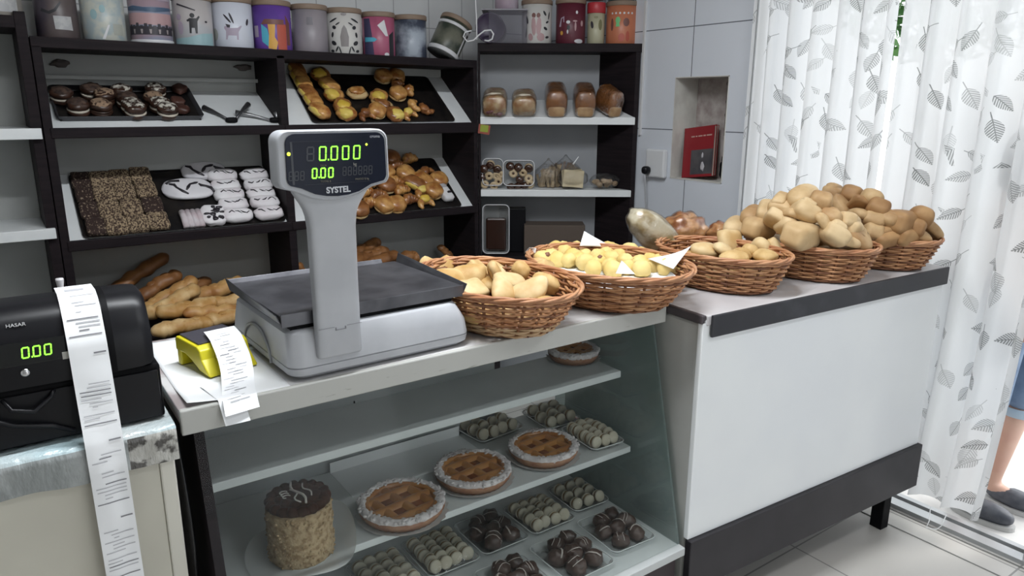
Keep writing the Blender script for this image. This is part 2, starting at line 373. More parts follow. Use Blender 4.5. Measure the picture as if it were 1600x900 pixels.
# ------------------------------------------------------------------ display counter (glass fronted)
GX0, GX1, GY0, GY1, GZ = .207, 1.436, 1.30, 1.755, .972
g = thing('display_counter', 'glass-fronted display counter of cakes and cookie trays under the scale', 'display counter', ((GX0+GX1)/2, GY1, 0))
ox, oy = (GX0+GX1)/2, GY1
WORN = mat('worn_white_edge', (.47, .47, .445), .5, (.17, .155, .13), 30, .63, .72, 5, stretch=(.5, 3, 3))
TOPM = mat('counter_top', (.62, .61, .61), .30, (.36, .31, .31), 6, .52, .60, 4)
def gb(name, x0, x1, y0, y1, z0, z1, m, bev=.002, **k): return obj(name, B().bx(x0-ox, x1-ox, y0-oy, y1-oy, z0, z1), m, g, bevel=bev, **k)
gb('top_board', GX0, GX1, GY0+.014, GY1, .945, GZ, TOPM, .0015)
gb('front_rail', GX0, GX1, GY0, GY0+.014, .925, GZ+.001, WORN, .003, label='chipped white front edge')
gb('back_edge', GX0, GX1, GY1, GY1+.012, .93, GZ-.002, DARK)
def slanted(x0, x1, z): return 0
GS0, GS1, ZB = (1.318, .925), (1.178, .318), .318               # glass line (y,z) top and bottom
def endp(x0, x1, m, name, inset=0):
    p = [(GS0[0]+inset, GS0[1]), (GS1[0]+inset, GS1[1]-.004), (GY1-.02, GS1[1]-.004), (GY1-.02, .945)]
    b = B(); vs = [(x-ox, y-oy, z) for x in (x0, x1) for y, z in p]
    b.add(vs, [(0, 1, 2, 3), (7, 6, 5, 4), (0, 4, 5, 1), (1, 5, 6, 2), (2, 6, 7, 3), (3, 7, 4, 0)]); return obj(name, b, m, g)
endp(1.406, 1.412, GLASSE, 'end_glass', .004)
endp(GX0+.022, GX0+.040, DARK, 'end_panel', .004)
b = B(); d = Vector((0, GS1[0]-GS0[0], GS1[1]-GS0[1])); nn = Vector((0, d.z, -d.y)).normalized()*.005
fr = [Vector((x-ox, y-oy, z)) for x in (GX0+.022, 1.412) for y, z in (GS0, GS1)]
vs = fr + [p - nn for p in fr]
b.add(vs, [(0, 1, 3, 2), (6, 7, 5, 4), (0, 4, 5, 1), (2, 3, 7, 6), (1, 5, 7, 3), (0, 2, 6, 4)])
obj('front_glass', b, GLASS, g, fix=True)
SHW = mat('display_shelf', (.58, .60, .60), .4, (.52, .54, .54), 5)
gb('shelf', GX0+.041, 1.385, 1.412, 1.63, .740, .760, SHW)
gb('shelf', GX0+.041, 1.392, 1.366, 1.72, .523, .541, SHW)
gb('floor_board', GX0+.022, 1.412, 1.160, GY1-.02, .290, .314, SHW)
gb('plinth', GX0+.03, 1.405, 1.185, GY1-.03, .02, .290, mat('dark_plum_plinth', (.028, .016, .020), .4))
gb('back_sheet', GX0+.041, 1.16, GY1-.03, GY1-.02, .314, .945, mat('grey_inner_sheet', (.40, .42, .42), .6, (.30, .32, .33), 4, .4, .6))
# counter of the bread baskets
ang = math.radians(-3.4)
h = thing('bread_counter', 'white-panelled counter with dark top band carrying three bread baskets', 'counter', (1.434, 1.172, 0), ang)
def hb(name, x0, x1, y0, y1, z0, z1, m, bev=.003): return obj(name, B().bx(x0, x1, y0, y1, z0, z1), m, h, bevel=bev)
L = 1.146
PANEL = mat('counter_white_panel', (.85, .87, .88), .25, (.82, .84, .86), 3)
hb('front_panel', .0, L-.004, 0, .018, .322, .962, PANEL)
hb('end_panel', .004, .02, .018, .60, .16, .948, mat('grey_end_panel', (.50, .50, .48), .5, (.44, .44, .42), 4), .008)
hb('end_panel', L-.03, L-.012, .018, .53, .16, .93, PANEL)
hb('top_board', .012, L, -.004, .60, .945, .972, mat('pale_counter_top', (.62, .61, .62), .3, (.50, .48, .49), 4, .45, .65, 4))
hb('top_band', .024, L+.004, -.012, -.003, .913, .973, mat('dark_counter_band', (.024, .024, .029), .42, (.05, .05, .058), 9, .55, .8, 4))
hb('end_band', -.004, .012, 0, .60, .950, .973, mat('dark_end_band', (.06, .05, .055), .5))
hb('base_rail', 0, L+.004, -.014, .01, .158, .322, mat('dark_base_rail', (.018, .016, .020), .5, (.032, .029, .034), 7, .4, .8))
hb('base_end', L-.006, L+.006, .01, .53, .158, .322, DARK)
hb('leg', L-.13, L-.085, .02, .065, 0, .16, BLACKM); hb('leg', L-.13, L-.085, .54, .585, 0, .16, BLACKM); hb('leg', .02, .06, .54, .585, 0, .16, BLACKM); hb('leg', .02, .06, .05, .10, 0, .16, BLACKM)
hb('bottom_board', .02, L-.03, .018, .58, .16, .18, DARK)
hb('back_panel', .02, L-.03, .582, .60, .18, .945, PANEL)
# ------------------------------------------------------------------ cash desk with a film-wrapped top
k = thing('cash_desk', 'cream-fronted cash desk with film-wrapped top under the black cash register', 'counter', (-.4, 1.7, 0))
def kb(name, x0, x1, y0, y1, z0, z1, m, bev=.003): return obj(name, B().bx(x0+.4, x1+.4, y0-1.7, y1-1.7, z0, z1), m, k, bevel=bev)
kb('front_panel', -1.0, .165, 1.30, 1.318, 0, .93, CREAM)
kb('corner_post', .165, .190, 1.297, 1.32, 0, .925, mat('cream_corner_post', (.66, .64, .57), .5))
kb('end_panel', .170, .188, 1.32, 1.80, 0, .93, CREAM)
kb('desk_top', -1.0, .188, 1.296, 1.80, .93, .950, CREAM)
fx = mat('printed_film_strip', (.50, .49, .46), .35, (.08, .075, .07), 26, .47, .56, 4, stretch=(1, 1, .45))
wr = B()
def wrap(u, v):
    x = -1.0 + u*1.197; wv = .004*noise.noise(Vector((x*14, v*6, 2))) + .002*noise.noise(Vector((x*40, v*20, 5)))
    L1 = .30; s = v*(.062+L1)
    sag = .012*noise.noise(Vector((x*9, 0, 7)))
    if s < .062: return (x+.4, 1.289-1.7+wv*.7, .892+sag*(1-s/.062)+s)
    return (x+.4, 1.291-1.7+(s-.062), .954+wv*.6+.0005)
wr.grid(wrap, 150, 24)
m_, t_ = new_mat('desk_wrap')
tc = nd(t_, 'ShaderNodeTexCoord'); sx = nd(t_, 'ShaderNodeSeparateXYZ', i0=tc.outputs['Object'])
pr = nd(t_, 'ShaderNodeBsdfPrincipled', Roughness=.22)
nz = ramp(t_, noise_(t_, 30, 5, False, stretch=(1, .5, 1)), .47, .53)
onx = math_(t_, 'GREATER_THAN', sx.outputs[0], .52)
low = math_(t_, 'LESS_THAN', sx.outputs[2], .948)
printc = mixc(t_, nz, (.46, .45, .42), (.07, .065, .06))
plain = mixc(t_, ramp(t_, noise_(t_, 9, 5, False), .40, .62), (.50, .52, .52), (.28, .30, .30))
topc = mixc(t_, ramp(t_, noise_(t_, 6, 4, False), .4, .6), (.44, .57, .61), (.55, .58, .58))
cc = mixc(t_, low, topc, mixc(t_, onx, plain, printc))
t_.links.new(cc, pr.inputs['Base Color'])
bp = nd(t_, 'ShaderNodeBump', Strength=.9, Distance=.01, Height=noise_(t_, 35, 4, False, stretch=(1, 1, .4))); t_.links.new(bp.outputs[0], pr.inputs['Normal'])
out(t_, pr.outputs[0])
obj('film_cover', wr, m_, k)
bg = B()
bgp = [(.196, 1.30, .94), (.200, 1.297, .86), (.212, 1.30, .80), (.214, 1.33, .70), (.205, 1.36, .60)]
rr = []
for i, z in enumerate((.935, .90, .84, .78, .70, .62, .58)):
    wx = (.004, .010, .013, .015, .015, .012, .005)[i]; wy = (.03, .05, .07, .085, .09, .08, .05)[i]
    rr.append([(.2045+wx*.55*math.cos(a)+.000*i, 1.385+wy*math.sin(a)*(1+.12*noise.noise(Vector((a, z*9, 0)))), z) for a in [2*PI*j/18 for j in range(18)]])
bg.rings(rr)
tag(obj('plastic_bag', bg, mat('black_bag_plastic', (.012, .012, .014), .3, bump=.6, bscale=30)), 'black plastic bag hanging in the gap beside the cash desk', 'bag')
# ------------------------------------------------------------------ canisters on the top shelves
LIDB = mat('brown_card_lid', (.23, .165, .12), .6)
def flat(n, c, c2=None, sc=20, lo=.45, hi=.55, st=None, rough=.4): return mat(n, c, rough, c2, sc, lo, hi, 4, stretch=st)
WHT = flat('print_white', (.60, .60, .62)); BLK = flat('print_black', (.02, .02, .025))
def decal(b, r, a0, z0, poly, m, lift=.0008):
    """polygon given in arc-length/height coordinates, laid on the canister's side; a0 = facing angle"""
    bm = bmesh.new(); bm.faces.new([bm.verts.new((x, 0, z)) for x, z in poly])
    bm.normal_update(); bmesh.ops.triangulate(bm, faces=bm.faces[:])
    for _ in range(5):
        long_ = [e for e in bm.edges if abs(e.verts[0].co.x-e.verts[1].co.x) > .010]
        if not long_: break
        bmesh.ops.subdivide_edges(bm, edges=long_, cuts=1); bmesh.ops.triangulate(bm, faces=[f for f in bm.faces if len(f.verts) > 3])
    bm.verts.ensure_lookup_table()
    vs = [((r+lift)*math.sin(a0+v.co.x/r), -(r+lift)*math.cos(a0+v.co.x/r), z0+v.co.z) for v in bm.verts]
    b.add(vs, [tuple(v.index for v in f.verts) for f in bm.faces], m, True); bm.free()
def ell(cx, cz, rx, rz, n=10, rot=0): return [(cx+rx*math.cos(a)*math.cos(rot)-rz*math.sin(a)*math.sin(rot), cz+rx*math.cos(a)*math.sin(rot)+rz*math.sin(a)*math.cos(rot)) for a in [2*PI*i/n for i in range(n)]]
def canister(label, loc, r, h, body, lidh=.022, lid=LIDB, decals=(), rings=(), rz=0, rot=None, extra=()):
    t = thing('canister', label, 'canister', loc, rz, 'printed canisters on the top shelves', rot)
    b = B(); b.lathe([(r-.002, 0), (r, .003), (r, h-lidh)], 40, 0)
    mats = [body]; k0 = .0006
    def mi(m):
        if m not in mats: mats.append(m)
        return mats.index(m)
    for i, (a, z, poly, m) in enumerate(decals): decal(b, r, a, z, poly, mi(m), .0006+.00012*i)
    obj('canister_body', b, mats, t)
    if lidh: obj('lid', B().lathe([(r+.002, h-lidh), (r+.0035, h-lidh+.002), (r+.0035, h-.003), (r+.001, h)], 40), lid, t)
    for z0, z1, m in rings: obj('rim_band', B().lathe([(r+.001, z0), (r+.0025, z0+.002), (r+.0025, z1-.002), (r+.001, z1)], 40), m, t)
    return t
def on_top(px0, px1, py, dy=0):
    """foot centre of a canister whose sides meet the picture at px0 and px1, standing on the main unit's top shelf"""
    a = aty((px0+px1)/2, py, YU+.105+dy); zt = 1.721 - (a.x-X0)/(X1-X0)*.018
    w = (aty(px1, py, YU+.105+dy)-aty(px0, py, YU+.105+dy)).length
    return Vector((a.x, YU+.105+dy, zt+.0005)), w*.476*math.cos(math.atan2(a.x, a.y))
def fa(p): return math.atan2(p.x, -(-p.y))*-1            # facing angle: towards the viewer's side
M1 = flat('dark_plum_print', (.055, .045, .060), (.09, .07, .07), 6)
M2 = flat('pale_map_print', (.34, .40, .42), (.48, .49, .44), 26, .42, .58)
M3 = flat('dusk_sky_print', (.33, .24, .28), (.22, .25, .34), 5, .45, .6, (1, 1, 5))
M4 = flat('misty_print', (.40, .40, .42), (.45, .42, .42), 6)
M5 = flat('pale_lilac_print', (.58, .60, .68), (.54, .56, .62), 5)
M6 = flat('violet_print', (.10, .045, .26), (.14, .06, .33), 6)
M7 = flat('grey_photo_print', (.20, .185, .21), (.29, .26, .28), 7, .35, .7)
M8 = flat('white_botanic_print', (.56, .55, .53), (.56, .54, .52), 9)
M9 = flat('raspberry_print', (.40, .10, .18), (.36, .09, .16), 8)
M10 = flat('blue_grey_photo_print', (.05, .06, .09), (.34, .38, .44), 11, .45, .62)
M11 = flat('dark_photo_print', (.03, .04, .03), (.13, .13, .10), 12, .45, .62)
grey_lab = flat('white_label', (.42, .42, .42), (.36, .36, .37), 60)
pink = flat('pink_print', (.42, .27, .28)); skyb = flat('blue_print', (.06, .10, .17)); teal = flat('teal_print', (.28, .42, .45))
dusk = flat('dark_skyline', (.035, .03, .04)); mauve = flat('mauve_print', (.38, .32, .40)); oran = flat('orange_print', (.62, .33, .06)); redp = flat('red_print', (.42, .08, .05)); cyan = flat('cyan_print', (.08, .38, .52)); brow = flat('brown_print', (.16, .06, .05))
LBL = 'canister'
def A(p): return math.atan2(p.x-EYE.x, p.y-EYE.y)           # bearing from the viewpoint: decals face back along it
def can(px0, px1, py, h, label, body, dec=(), dy=0, **k):
    p, r = on_top(px0, px1, py, dy); return canister(label, p, r, h, body, rz=-A(p), decals=[(0, z, q, m) for z, q, m in dec], **k), p, r
H = .205
can(57, 128, 57, H+.03, 'dark plum canister with a pale square label, at the cash-register end of the shelf', M1, [(.03, [(-.008, 0), (.058-.008, -.002), (.048, .045), (-.010, .045)], grey_lab), (.09, [(-.05, .0), (-.02, -.01), (.0, .0), (.02, .03), (.016, .035), (-.004, .008), (-.022, .0), (-.045, .01)], BLK)])
can(129, 201, 60, H, 'pale canister printed like a faded blue map', M2, lidh=.02, dec=[(.005, [(-.01, 0), (.0, 0), (.02, .05), (.014, .05)], WHT), (.02, [(.03, 0), (.07, 0), (.07, .04), (.03, .04)], flat('khaki_patch', (.36, .37, .33))), (.07, ell(-.03, .02, .012, .018), teal), (.09, ell(.0, .02, .010, .014), teal)])
sky = [(.03, [(-.095, 0), (.095, 0), (.095, .028), (-.095, .032)], dusk), (.066, [(-.095, 0), (.095, 0), (.095, .042), (-.095, .042)], pink), (.118, [(-.095, 0), (.02, -.006), (.095, .004), (.095, .014), (-.02, .010), (-.06, .016), (-.095, .012)], skyb), (.155, [(-.095, 0), (.095, .0), (.095, .012), (-.095, .012)], mauve)]
for i in range(12):
    x = -.085+.0155*i; hh = .010+.016*R.random(); sky.append((.052, [(x, 0), (x+.011, 0), (x+.011, hh), (x, hh)], dusk))
    if i % 2: sky.append((.034, [(x+.003, 0), (x+.008, 0), (x+.010, .016), (x+.001, .016)], flat('pale_crowd', (.34, .30, .30))))
can(204, 273, 65, H, 'canister with a pink dusk skyline between two white rim bands', M3, sky, rings=((.0, .013, WHT), (H-.036, H-.026, WHT)))
boy = [(.0, [(-.085, .0), (.085, .0), (.085, .05), (.03, .045), (-.02, .03), (-.085, .025)], teal), (.045, [(-.016, 0), (-.009, 0), (-.007, .02), (.004, .02), (.006, 0), (.013, 0), (.016, .045), (.026, .062), (.022, .066), (.012, .056), (-.012, .056), (-.024, .048), (-.020, .042), (-.014, .045)], BLK), (.103, ell(-.002, .008, .009, .009), BLK), (.15, [(-.06, .0), (.01, -.022), (.012, -.018), (-.058, .006)], dusk), (.105, ell(-.055, .0, .011, .012), mauve), (.045, ell(-.05, .02, .012, .026), mauve), (.09, ell(.05, .0, .006, .004), dusk)]
can(273, 337, 68, H+.01, 'pale canister with a dark child figure over teal water', M4, boy, lidh=.045)
hare = [(.03, [(-.03, 0), (-.025, 0), (-.02, .016), (.012, .016), (.012, 0), (.018, 0), (.020, .03), (.034, .052), (.032, .056), (.018, .046), (-.010, .044), (-.024, .052), (-.034, .050), (-.034, .042), (-.028, .032)], mauve), (.09, [(-.028, .0), (-.022, -.014), (-.012, -.014), (-.010, -.004)], dusk), (.098, ell(-.020, .012, .004, .022, rot=.7), dusk), (.098, ell(-.004, .014, .004, .022, rot=.35), dusk), (.03, ell(-.085, .02, .02, .025), flat('pale_green_print', (.36, .38, .36))), (.10, ell(.06, .0, .006, .014, rot=-.3), dusk)]
can(334, 399, 71, H-.01, 'white canister with a lilac four-legged animal with long ears', M5, hare)
blocks = [(.012, [(-.045, .02), (-.020, .0), (-.012, .03), (-.020, .07), (-.045, .09)], cyan), (.0, [(-.020, .005), (.012, .0), (.020, .03), (.008, .05), (.014, .115), (-.018, .115), (-.014, .06)], oran), (.0, [(.020, .0), (.06, .0), (.06, .10), (.020, .115), (.018, .05)], redp), (.10, [(-.045, 0), (.05, .0), (.05, .02), (-.03, .02)], brow), (.02, [(.062, 0), (.082, 0), (.082, .09), (.058, .12)], brow), (.05, [(-.085, 0), (-.060, 0), (-.060, .045), (-.085, .045)], mauve)]
can(396, 459, 75, H-.008, 'violet canister with cyan, orange and red colour blocks', M6, blocks)
can(457, 515, 76, H-.01, 'dull grey-lilac canister with a faded photograph print', M7, [(.11, [(-.012, 0), (.014, 0), (.012, .03), (-.01, .03)], flat('dim_grey', (.15, .14, .16)))])
bot = [(.03, [(-.016, 0), (.016, 0), (.019, .04), (.010, .075), (.0, .09), (-.010, .075), (-.019, .04)], flat('grey_feather', (.22, .20, .20)))]
for sgn in (-1, 1):
    for x, z, rx, rz, rt in ((.05, .14, .022, .004, -.4), (.045, .11, .010, .008, .4), (.055, .08, .006, .012, .2), (.05, .045, .014, .009, .5), (.035, .02, .004, .014, .5), (.058, .012, .010, .006, .2), (.02, .012, .003, .02, -.3), (.028, .125, .012, .003, -.5)):
        bot.append((0, ell(sgn*x, z, rx, rz, 8, sgn*rt), BLK))
bot.append((0, ell(0, .165, .012, .006, 8), flat('grey_feather_tip', (.22, .20, .20))))
can(511, 568, 80, H-.012, 'white canister with a mirrored black botanical drawing', M8, bot)
abst = [(.0, [(-.075, 0), (-.022, 0), (-.030, .09), (-.04, .16), (-.075, .16)], flat('deep_blue_print', (.05, .045, .10))), (.06, [(-.07, 0), (-.02, .0), (-.006, .01), (-.02, .018), (-.07, .02)], cyan), (.085, [(-.004, .045), (.028, .07), (.045, .0), (.032, .0)], WHT), (.0, [(.05, 0), (.08, 0), (.08, .11), (.05, .09)], BLK), (0, ell(.036, .006, .012, .008), WHT)]
can(566, 619, 82, H-.015, 'raspberry pink canister with white and dark abstract shapes', M9, abst)
can(616, 668, 84, H-.015, 'canister with a blue-grey crowd photograph', M10)
# the one that has toppled against the corner unit
pt = aty(694, 80, YU+.10)
t = canister('dark canister with white rim bands, toppled and leaning by the corner unit', Vector((pt.x-.012, YU+.10, 1.727)), .078, .185, M11, rings=((.0, .020, WHT), (.135, .150, WHT)), rot=Euler((0, .50, .0)), decals=[(.55, .02, [(-.005, 0), (.008, 0), (.008, .115), (-.005, .115)], WHT)])
# second layer on lids
p, r = on_top(273, 400, 68)
q = aty(350, 4, YU+.115)
canister('green canister set across two lids above the child-figure canister', Vector((q.x, YU+.115, 1.721-.006+H+.0195)), .062, .15, mat('green_violet_print', (.10, .15, .07), .4, (.14, .10, .20), 9), decals=(), rings=())
# neighbour unit
q = aty(20, 20, YU+.09)
canister('beige canister with a white label on the empty shelving unit', Vector((.085, YU+.095, 1.7855)), .078, .2, mat('beige_print', (.32, .30, .27), .5, (.24, .22, .20), 8), decals=[(.10, .012, [(.0, 0), (.06, 0), (.06, .10), (.0, .10)], grey_lab)], rz=0)
# corner unit: canisters along the front edge
def corner_can(px0, px1, py, h, label, body, dec=(), d=.10, z=1.7855, **kw):
    n = CN; P0 = CP + CN*d
    a, b_ = hit(px0, py, P0, n), hit(px1, py, P0, n); c = (a+b_)/2; r = (b_-a).length*.455
    p = Vector((c.x, c.y, z)); return canister(label, p, r, h, body, rz=-A(p), decals=[(0, zz, q, m) for zz, q, m in dec], **kw), p, r
kid = []
for x, z, rx, rz, rt, mm in ((-.015, .13, .010, .012, 0, brow), (.008, .13, .010, .012, 0, brow), (-.015, .08, .012, .045, .05, pink), (.010, .08, .013, .045, -.05, pink), (.04, .14, .006, .014, .6, BLK), (.055, .10, .010, .005, .5, BLK), (.045, .07, .012, .007, -.5, BLK), (.055, .03, .012, .006, .2, BLK), (-.05, .11, .006, .02, .2, dusk), (-.055, .05, .004, .024, -.1, dusk), (-.03, .03, .012, .018, .2, pink), (.02, .03, .02, .02, 0, pink), (.065, .13, .004, .02, -.2, BLK)):
    kid.append((0, ell(x, z, rx, rz, 8, rt), mm))
corner_can(813, 864, 60, .205, 'white canister with little drawings of children', M8, kid)
mus = [(.0, ell(.045, .012, .026, .010), WHT), (.05, [(-.062, .03), (-.050, .03), (-.046, .065), (-.038, .070), (-.036, .05), (-.032, .05), (-.032, .078), (-.05, .070)], mauve), (0, ell(-.012, .10, .010, .008), WHT), (0, ell(-.010, .075, .008, .012), BLK), (0, ell(-.014, .055, .004, .010), WHT), (0, ell(.022, .105, .012, .004), pink), (0, ell(.024, .08, .005, .022), pink), (0, ell(.03, .145, .006, .008), WHT), (0, ell(-.045, .05, .008, .010), oran), (0, ell(.06, .095, .008, .014), pink)]
corner_can(866, 916, 62, .21, 'maroon canister with small white and pink figures', flat('maroon_print', (.105, .016, .030)), mus)
pb = [(0, ell(-.02, .09, .008, .018, rot=.2), dusk), (0, ell(.022, .09, .010, .026), flat('olive_print', (.18, .17, .08))), (0, ell(.0, .125, .010, .006), flat('olive_print', (.18, .17, .08)))]
corner_can(916, 945, 64, .195, 'slim cream canister with a bright red lid', flat('cream_print', (.42, .40, .28)), pb, lid=flat('red_lid', (.42, .03, .04)), lidh=.05, d=.09)
ob = [(0, ell(-.02, .11, .012, .016), flat('lime_print', (.15, .50, .20))), (.06, [(-.03, .02), (-.01, .02), (-.014, .05), (-.026, .05)], flat('lime_print', (.15, .50, .20))), (0, ell(.022, .10, .016, .020), brow), (0, ell(-.05, .09, .008, .03), brow), (0, ell(.0, .03, .016, .02), redp), (0, ell(.03, .035, .010, .025), redp)] + [(0, ell(-.05+.02*i, .142, .005, .005), WHT) for i in range(6)]
_, p5, r5 = corner_can(944, 997, 66, .20, 'coral orange canister with small garden figures', flat('coral_print', (.50, .17, .09)), ob)
canister('dark teal canister with white leaves, standing on the coral canister lid', p5+Vector((.025, .01, .201)), r5*1.08, .18, flat('dark_teal_print', (.03, .07, .08)), decals=[(-A(p5)*0, 0, ell(x, z, .008, .016, 8, t_), WHT) for x, z, t_ in ((-.05, .02, .6), (-.02, .03, -.4), (.01, .018, .9), (.035, .03, .2), (.055, .015, -.6))], rz=-A(p5))
_, p6, r6 = corner_can(905, 946, 6, .15, 'red, yellow and blue canister on the red-lidded slim canister', flat('toy_print', (.36, .06, .05)), [(0, ell(-.03, .02, .014, .02), skyb), (0, ell(.0, .02, .012, .016), oran)], d=.10, z=1.7855+.2105)
# purple canister lying on its side, in a clear box with a flat lid
n = CN; q = hit(768, 42, CP+CN*.10, n)
lb = thing('canister', 'purple canister lying on its side behind the white wire hook', 'canister', Vector((q.x, q.y, 1.7855+.072)), 0, 'printed canisters on the top shelves')
lb.rotation_euler = (PI/2, 0, -YAW-.08)
PUR = mat('purple_print', (.10, .08, .13), .4, (.15, .12, .17), 6, stretch=(1, 6, 1))
obj('canister_body', B().lathe([(.064, -.085), (.068, -.082), (.068, .055)], 40), PUR, lb); obj('lid', B().lathe([(.0715, .052), (.0715, .075), (.066, .077), (.064, .072), (.01, .071)], 40), mat('dark_purple_lid', (.05, .035, .07), .4), lb)
gbx = thing('display_box', 'clear display box with thin grey lid around the purple canister', 'box', cw(-.690, .105, 1.7855), CRZ)
CBX = clear_mat('clear_box_plastic', (.90, .90, .93), .04, .6, .05, milk=.10, milkcol=(.40, .38, .44))
bb = B(); bb.bx(-.06, .125, -.1045, -.1015, 0, .150).bx(.122, .125, -.1015, .10, 0, .150)
obj('box_wall', bb, CBX, gbx); obj('lid', B().bx(-.095, .128, -.1045, .10, .150, .157), mat('grey_violet_lid', (.26, .25, .28), .4), gbx, bevel=.002)
canister('pink canister standing on the clear display box', cw(-.665, .10, 1.7855+.158), .058, .14, flat('pink_grey_print', (.36, .28, .34), (.44, .38, .44), 9), lidh=0)
tag(obj('box', B().bx(-.022, .012, -.05, .05, 0, .155), mat('grey_carton', (.24, .24, .27), .6), loc=cw(-.552, .155, 1.7855), rot=(0, 0, CRZ), bevel=.002), 'plain grey carton between the clear box and the children canister', 'box')
# white wire hook hanging before the corner unit's top
hk = B(); P0 = CP - CN*.03
def hp(x, y): return hit(x, y, P0, CN)
up = hp(742, -160)
hk.tube([hp(745, 62), hp(744.5, 30), hp(743, 0), hp(741.5, -60), up], .0035, 8)
cur = [hp(737, 48), hp(727, 50), hp(724, 57), hp(730, 65), hp(740, 63), hp(748, 55), hp(757, 48), hp(767, 47), hp(771, 53), hp(769, 61), hp(763, 64), hp(757, 63)]
hk.tube(cur, .0038, 8)
up2 = Vector((up.x, up.y, ZC)); hk.tube([up, up2], .0035, 8)
tag(obj('wire_hook', hk, mat('white_wire', (.72, .72, .74), .35)), 'white wire hook with a curled end hanging over the corner unit', 'hook')
# ------------------------------------------------------------------ labels by rows
def row_labels(pts, phrase, anchor, gap, rowfmt='{} row up'):
    """pts: (across, up). Rows are told apart by 'up'; members are counted from the anchor's end (across ascending)."""
    idx = sorted(range(len(pts)), key=lambda i: pts[i][1]); rows = [[idx[0]]]
    for i in idx[1:]:
        if pts[i][1]-pts[rows[-1][0]][1] > gap: rows.append([i])
        else: rows[-1].append(i)
    lab = [None]*len(pts)
    for r, row in enumerate(rows):
        row.sort(key=lambda i: pts[i][0])
        nm = 'front row' if r == 0 else ('topmost row' if r == len(rows)-1 and len(rows) > 2 else rowfmt.format(ORD[r]))
        for k, i in enumerate(row): lab[i] = '%s, %s from %s, %s' % (phrase, ORD[k], anchor, nm)
    return lab
def tp(key, px, py, lift=0.0):
    p0, n, t = TILT[key]; return hit(px, py, p0+n*lift, n)
def tray(key, name, label, fl, frr, bl, brr, rim, mtl, lift=.001):
    """a baking tray lying on a tilted board, by its front-left/front-right/back-left/back-right corners"""
    p0, n, t = TILT[key]
    a, b, c, d = [tp(key, *q) for q in (fl, frr, bl, brr)]
    x0, x1 = (a.x+c.x)/2, (b.x+d.x)/2; yv = Vector((0, math.cos(t), math.sin(t)))
    s0 = max(.004, min((a-p0).dot(yv), (b-p0).dot(yv))); s1 = ((c-p0).dot(yv)+(d-p0).dot(yv))/2
    o = thing('baking_tray', label, 'tray', Vector(((x0+x1)/2, p0.y, p0.z))+yv*((s0+s1)/2)+n*lift, rot=Euler((t, 0, 0)))
    lo_, hi_ = (X0+.045, XM-.03) if key[1] == 'l' else (XM+.034, X1-.036)
    x0, x1 = max(x0, lo_), min(x1, hi_); s0 = max(s0, .016); s1 = min(s1, (YBK-.030-p0.y)/math.cos(t)); o.location = Vector(((x0+x1)/2, p0.y, p0.z))+yv*((s0+s1)/2)+n*lift
    w, h = x1-x0, s1-s0
    B_ = B(); B_.bx(-w/2, w/2, -h/2, h/2, 0, .003)
    obj('tray_floor', B_, mtl, o)
    rb = B(); pi, po = rrect(w-.002, h-.002, .015), rrect(w+.02, h+.02, .02)
    rb.rings([[(x, y, .001) for x, y in pi], [(x, y, rim) for x, y in po], [(x*1.004, y*1.004, rim-.002) for x, y in po], [(x*1.003, y*1.003, -.0005) for x, y in pi]], cap0=False, cap1=False)
    obj('tray_rim', rb, mat('tray_rim_metal', (.06, .06, .065), .3, metal=.5) if rim > .015 else mtl, o)
    return o
YV = {k: Vector((0, math.cos(t[2]), math.sin(t[2]))) for k, t in TILT.items()}
# baking trays
tray('ul', 'tray', 'black baking tray of chocolate cakes on the board beside the tongs', (92, 190), (316, 187), (82, 142), (285, 138), .024, TRAYB)
tray('ll', 'tray', 'wide black tray of nut slices and sugared pastries on the lower board', (137, 372), (441, 345), (106, 262), (404, 247), .010, TRAYB)
tray('ur', 'tray', 'black tray half full of custard pastries on the upper board', (490, 192), (715, 187), (447, 104), (648, 112), .010, TRAYB)
tray('lr', 'tray', 'black tray of golden croissants behind the scale head', (500, 352), (722, 320), (440, 250), (664, 242), .010, TRAYB)
# ---- dark chocolate cakes
CHOC = mat('dark_chocolate', (.030, .014, .009), .35, (.055, .026, .017), 25)
SUG = mat('sugared_chocolate', (.60, .57, .50), .9, (.035, .018, .012), 60, .42, .56, 5, bump=.8, bscale=120)
COCO = mat('nut_speckled_chocolate', (.30, .20, .13), .9, (.040, .020, .014), 70, .50, .60, 5, bump=.8, bscale=120)
DULL = mat('dusty_chocolate', (.085, .05, .035), .8, (.030, .016, .012), 50, .4, .6, 5, bump=.6)
CRM = mat('cream_filling', (.55, .50, .42), .6)
def choc_me(top, seed):
    b = B(); b.blob((0, 0, .014), (.043, .043, .015), (2, 3), seed, .10, 3, m=0); b.lathe([(.041, .019), (.043, .024), (.041, .029)], 20, 1)
    b.blob((0, 0, .042), (.044, .044, .020), (2, 2.6), seed+3, .14, 4, m=0); b.blob((0, 0, .050), (.039, .039, .0165), (2, 2.2), seed+5, .22, 5, m=2)
    return b.mesh('chocolate_cake', [CHOC, CRM if top is not COCO else CHOC, top])
CM = {'d': choc_me(DULL, 1), 's': choc_me(SUG, 2), 'b': choc_me(COCO, 3), 's2': choc_me(SUG, 8)}
cl = [(96, 153, 'd'), (122, 171, 'd'), (143, 147, 'd'), (163, 155, 'b'), (158, 177, 'b'), (190, 148, 's'), (199, 161, 'd'), (206, 170, 's2'), (212, 181, 's'), (243, 146, 's2'), (240, 160, 'b'), (250, 168, 's'), (262, 182, 's2')]
def near_down(key, px, py, up): return tp(key, px, py, up)
pts = [tp('ul', x, y-(3 if y < 174 else 8), .03) for x, y, _ in cl]
names = {'d': 'dusty dark', 'b': 'nut speckled', 's': 'sugar topped', 's2': 'sugar topped'}
lab = row_labels([(p.x, (p-TILT['ul'][0]).dot(YV['ul'])) for p in pts], '{}', 'the shelf end', .055)
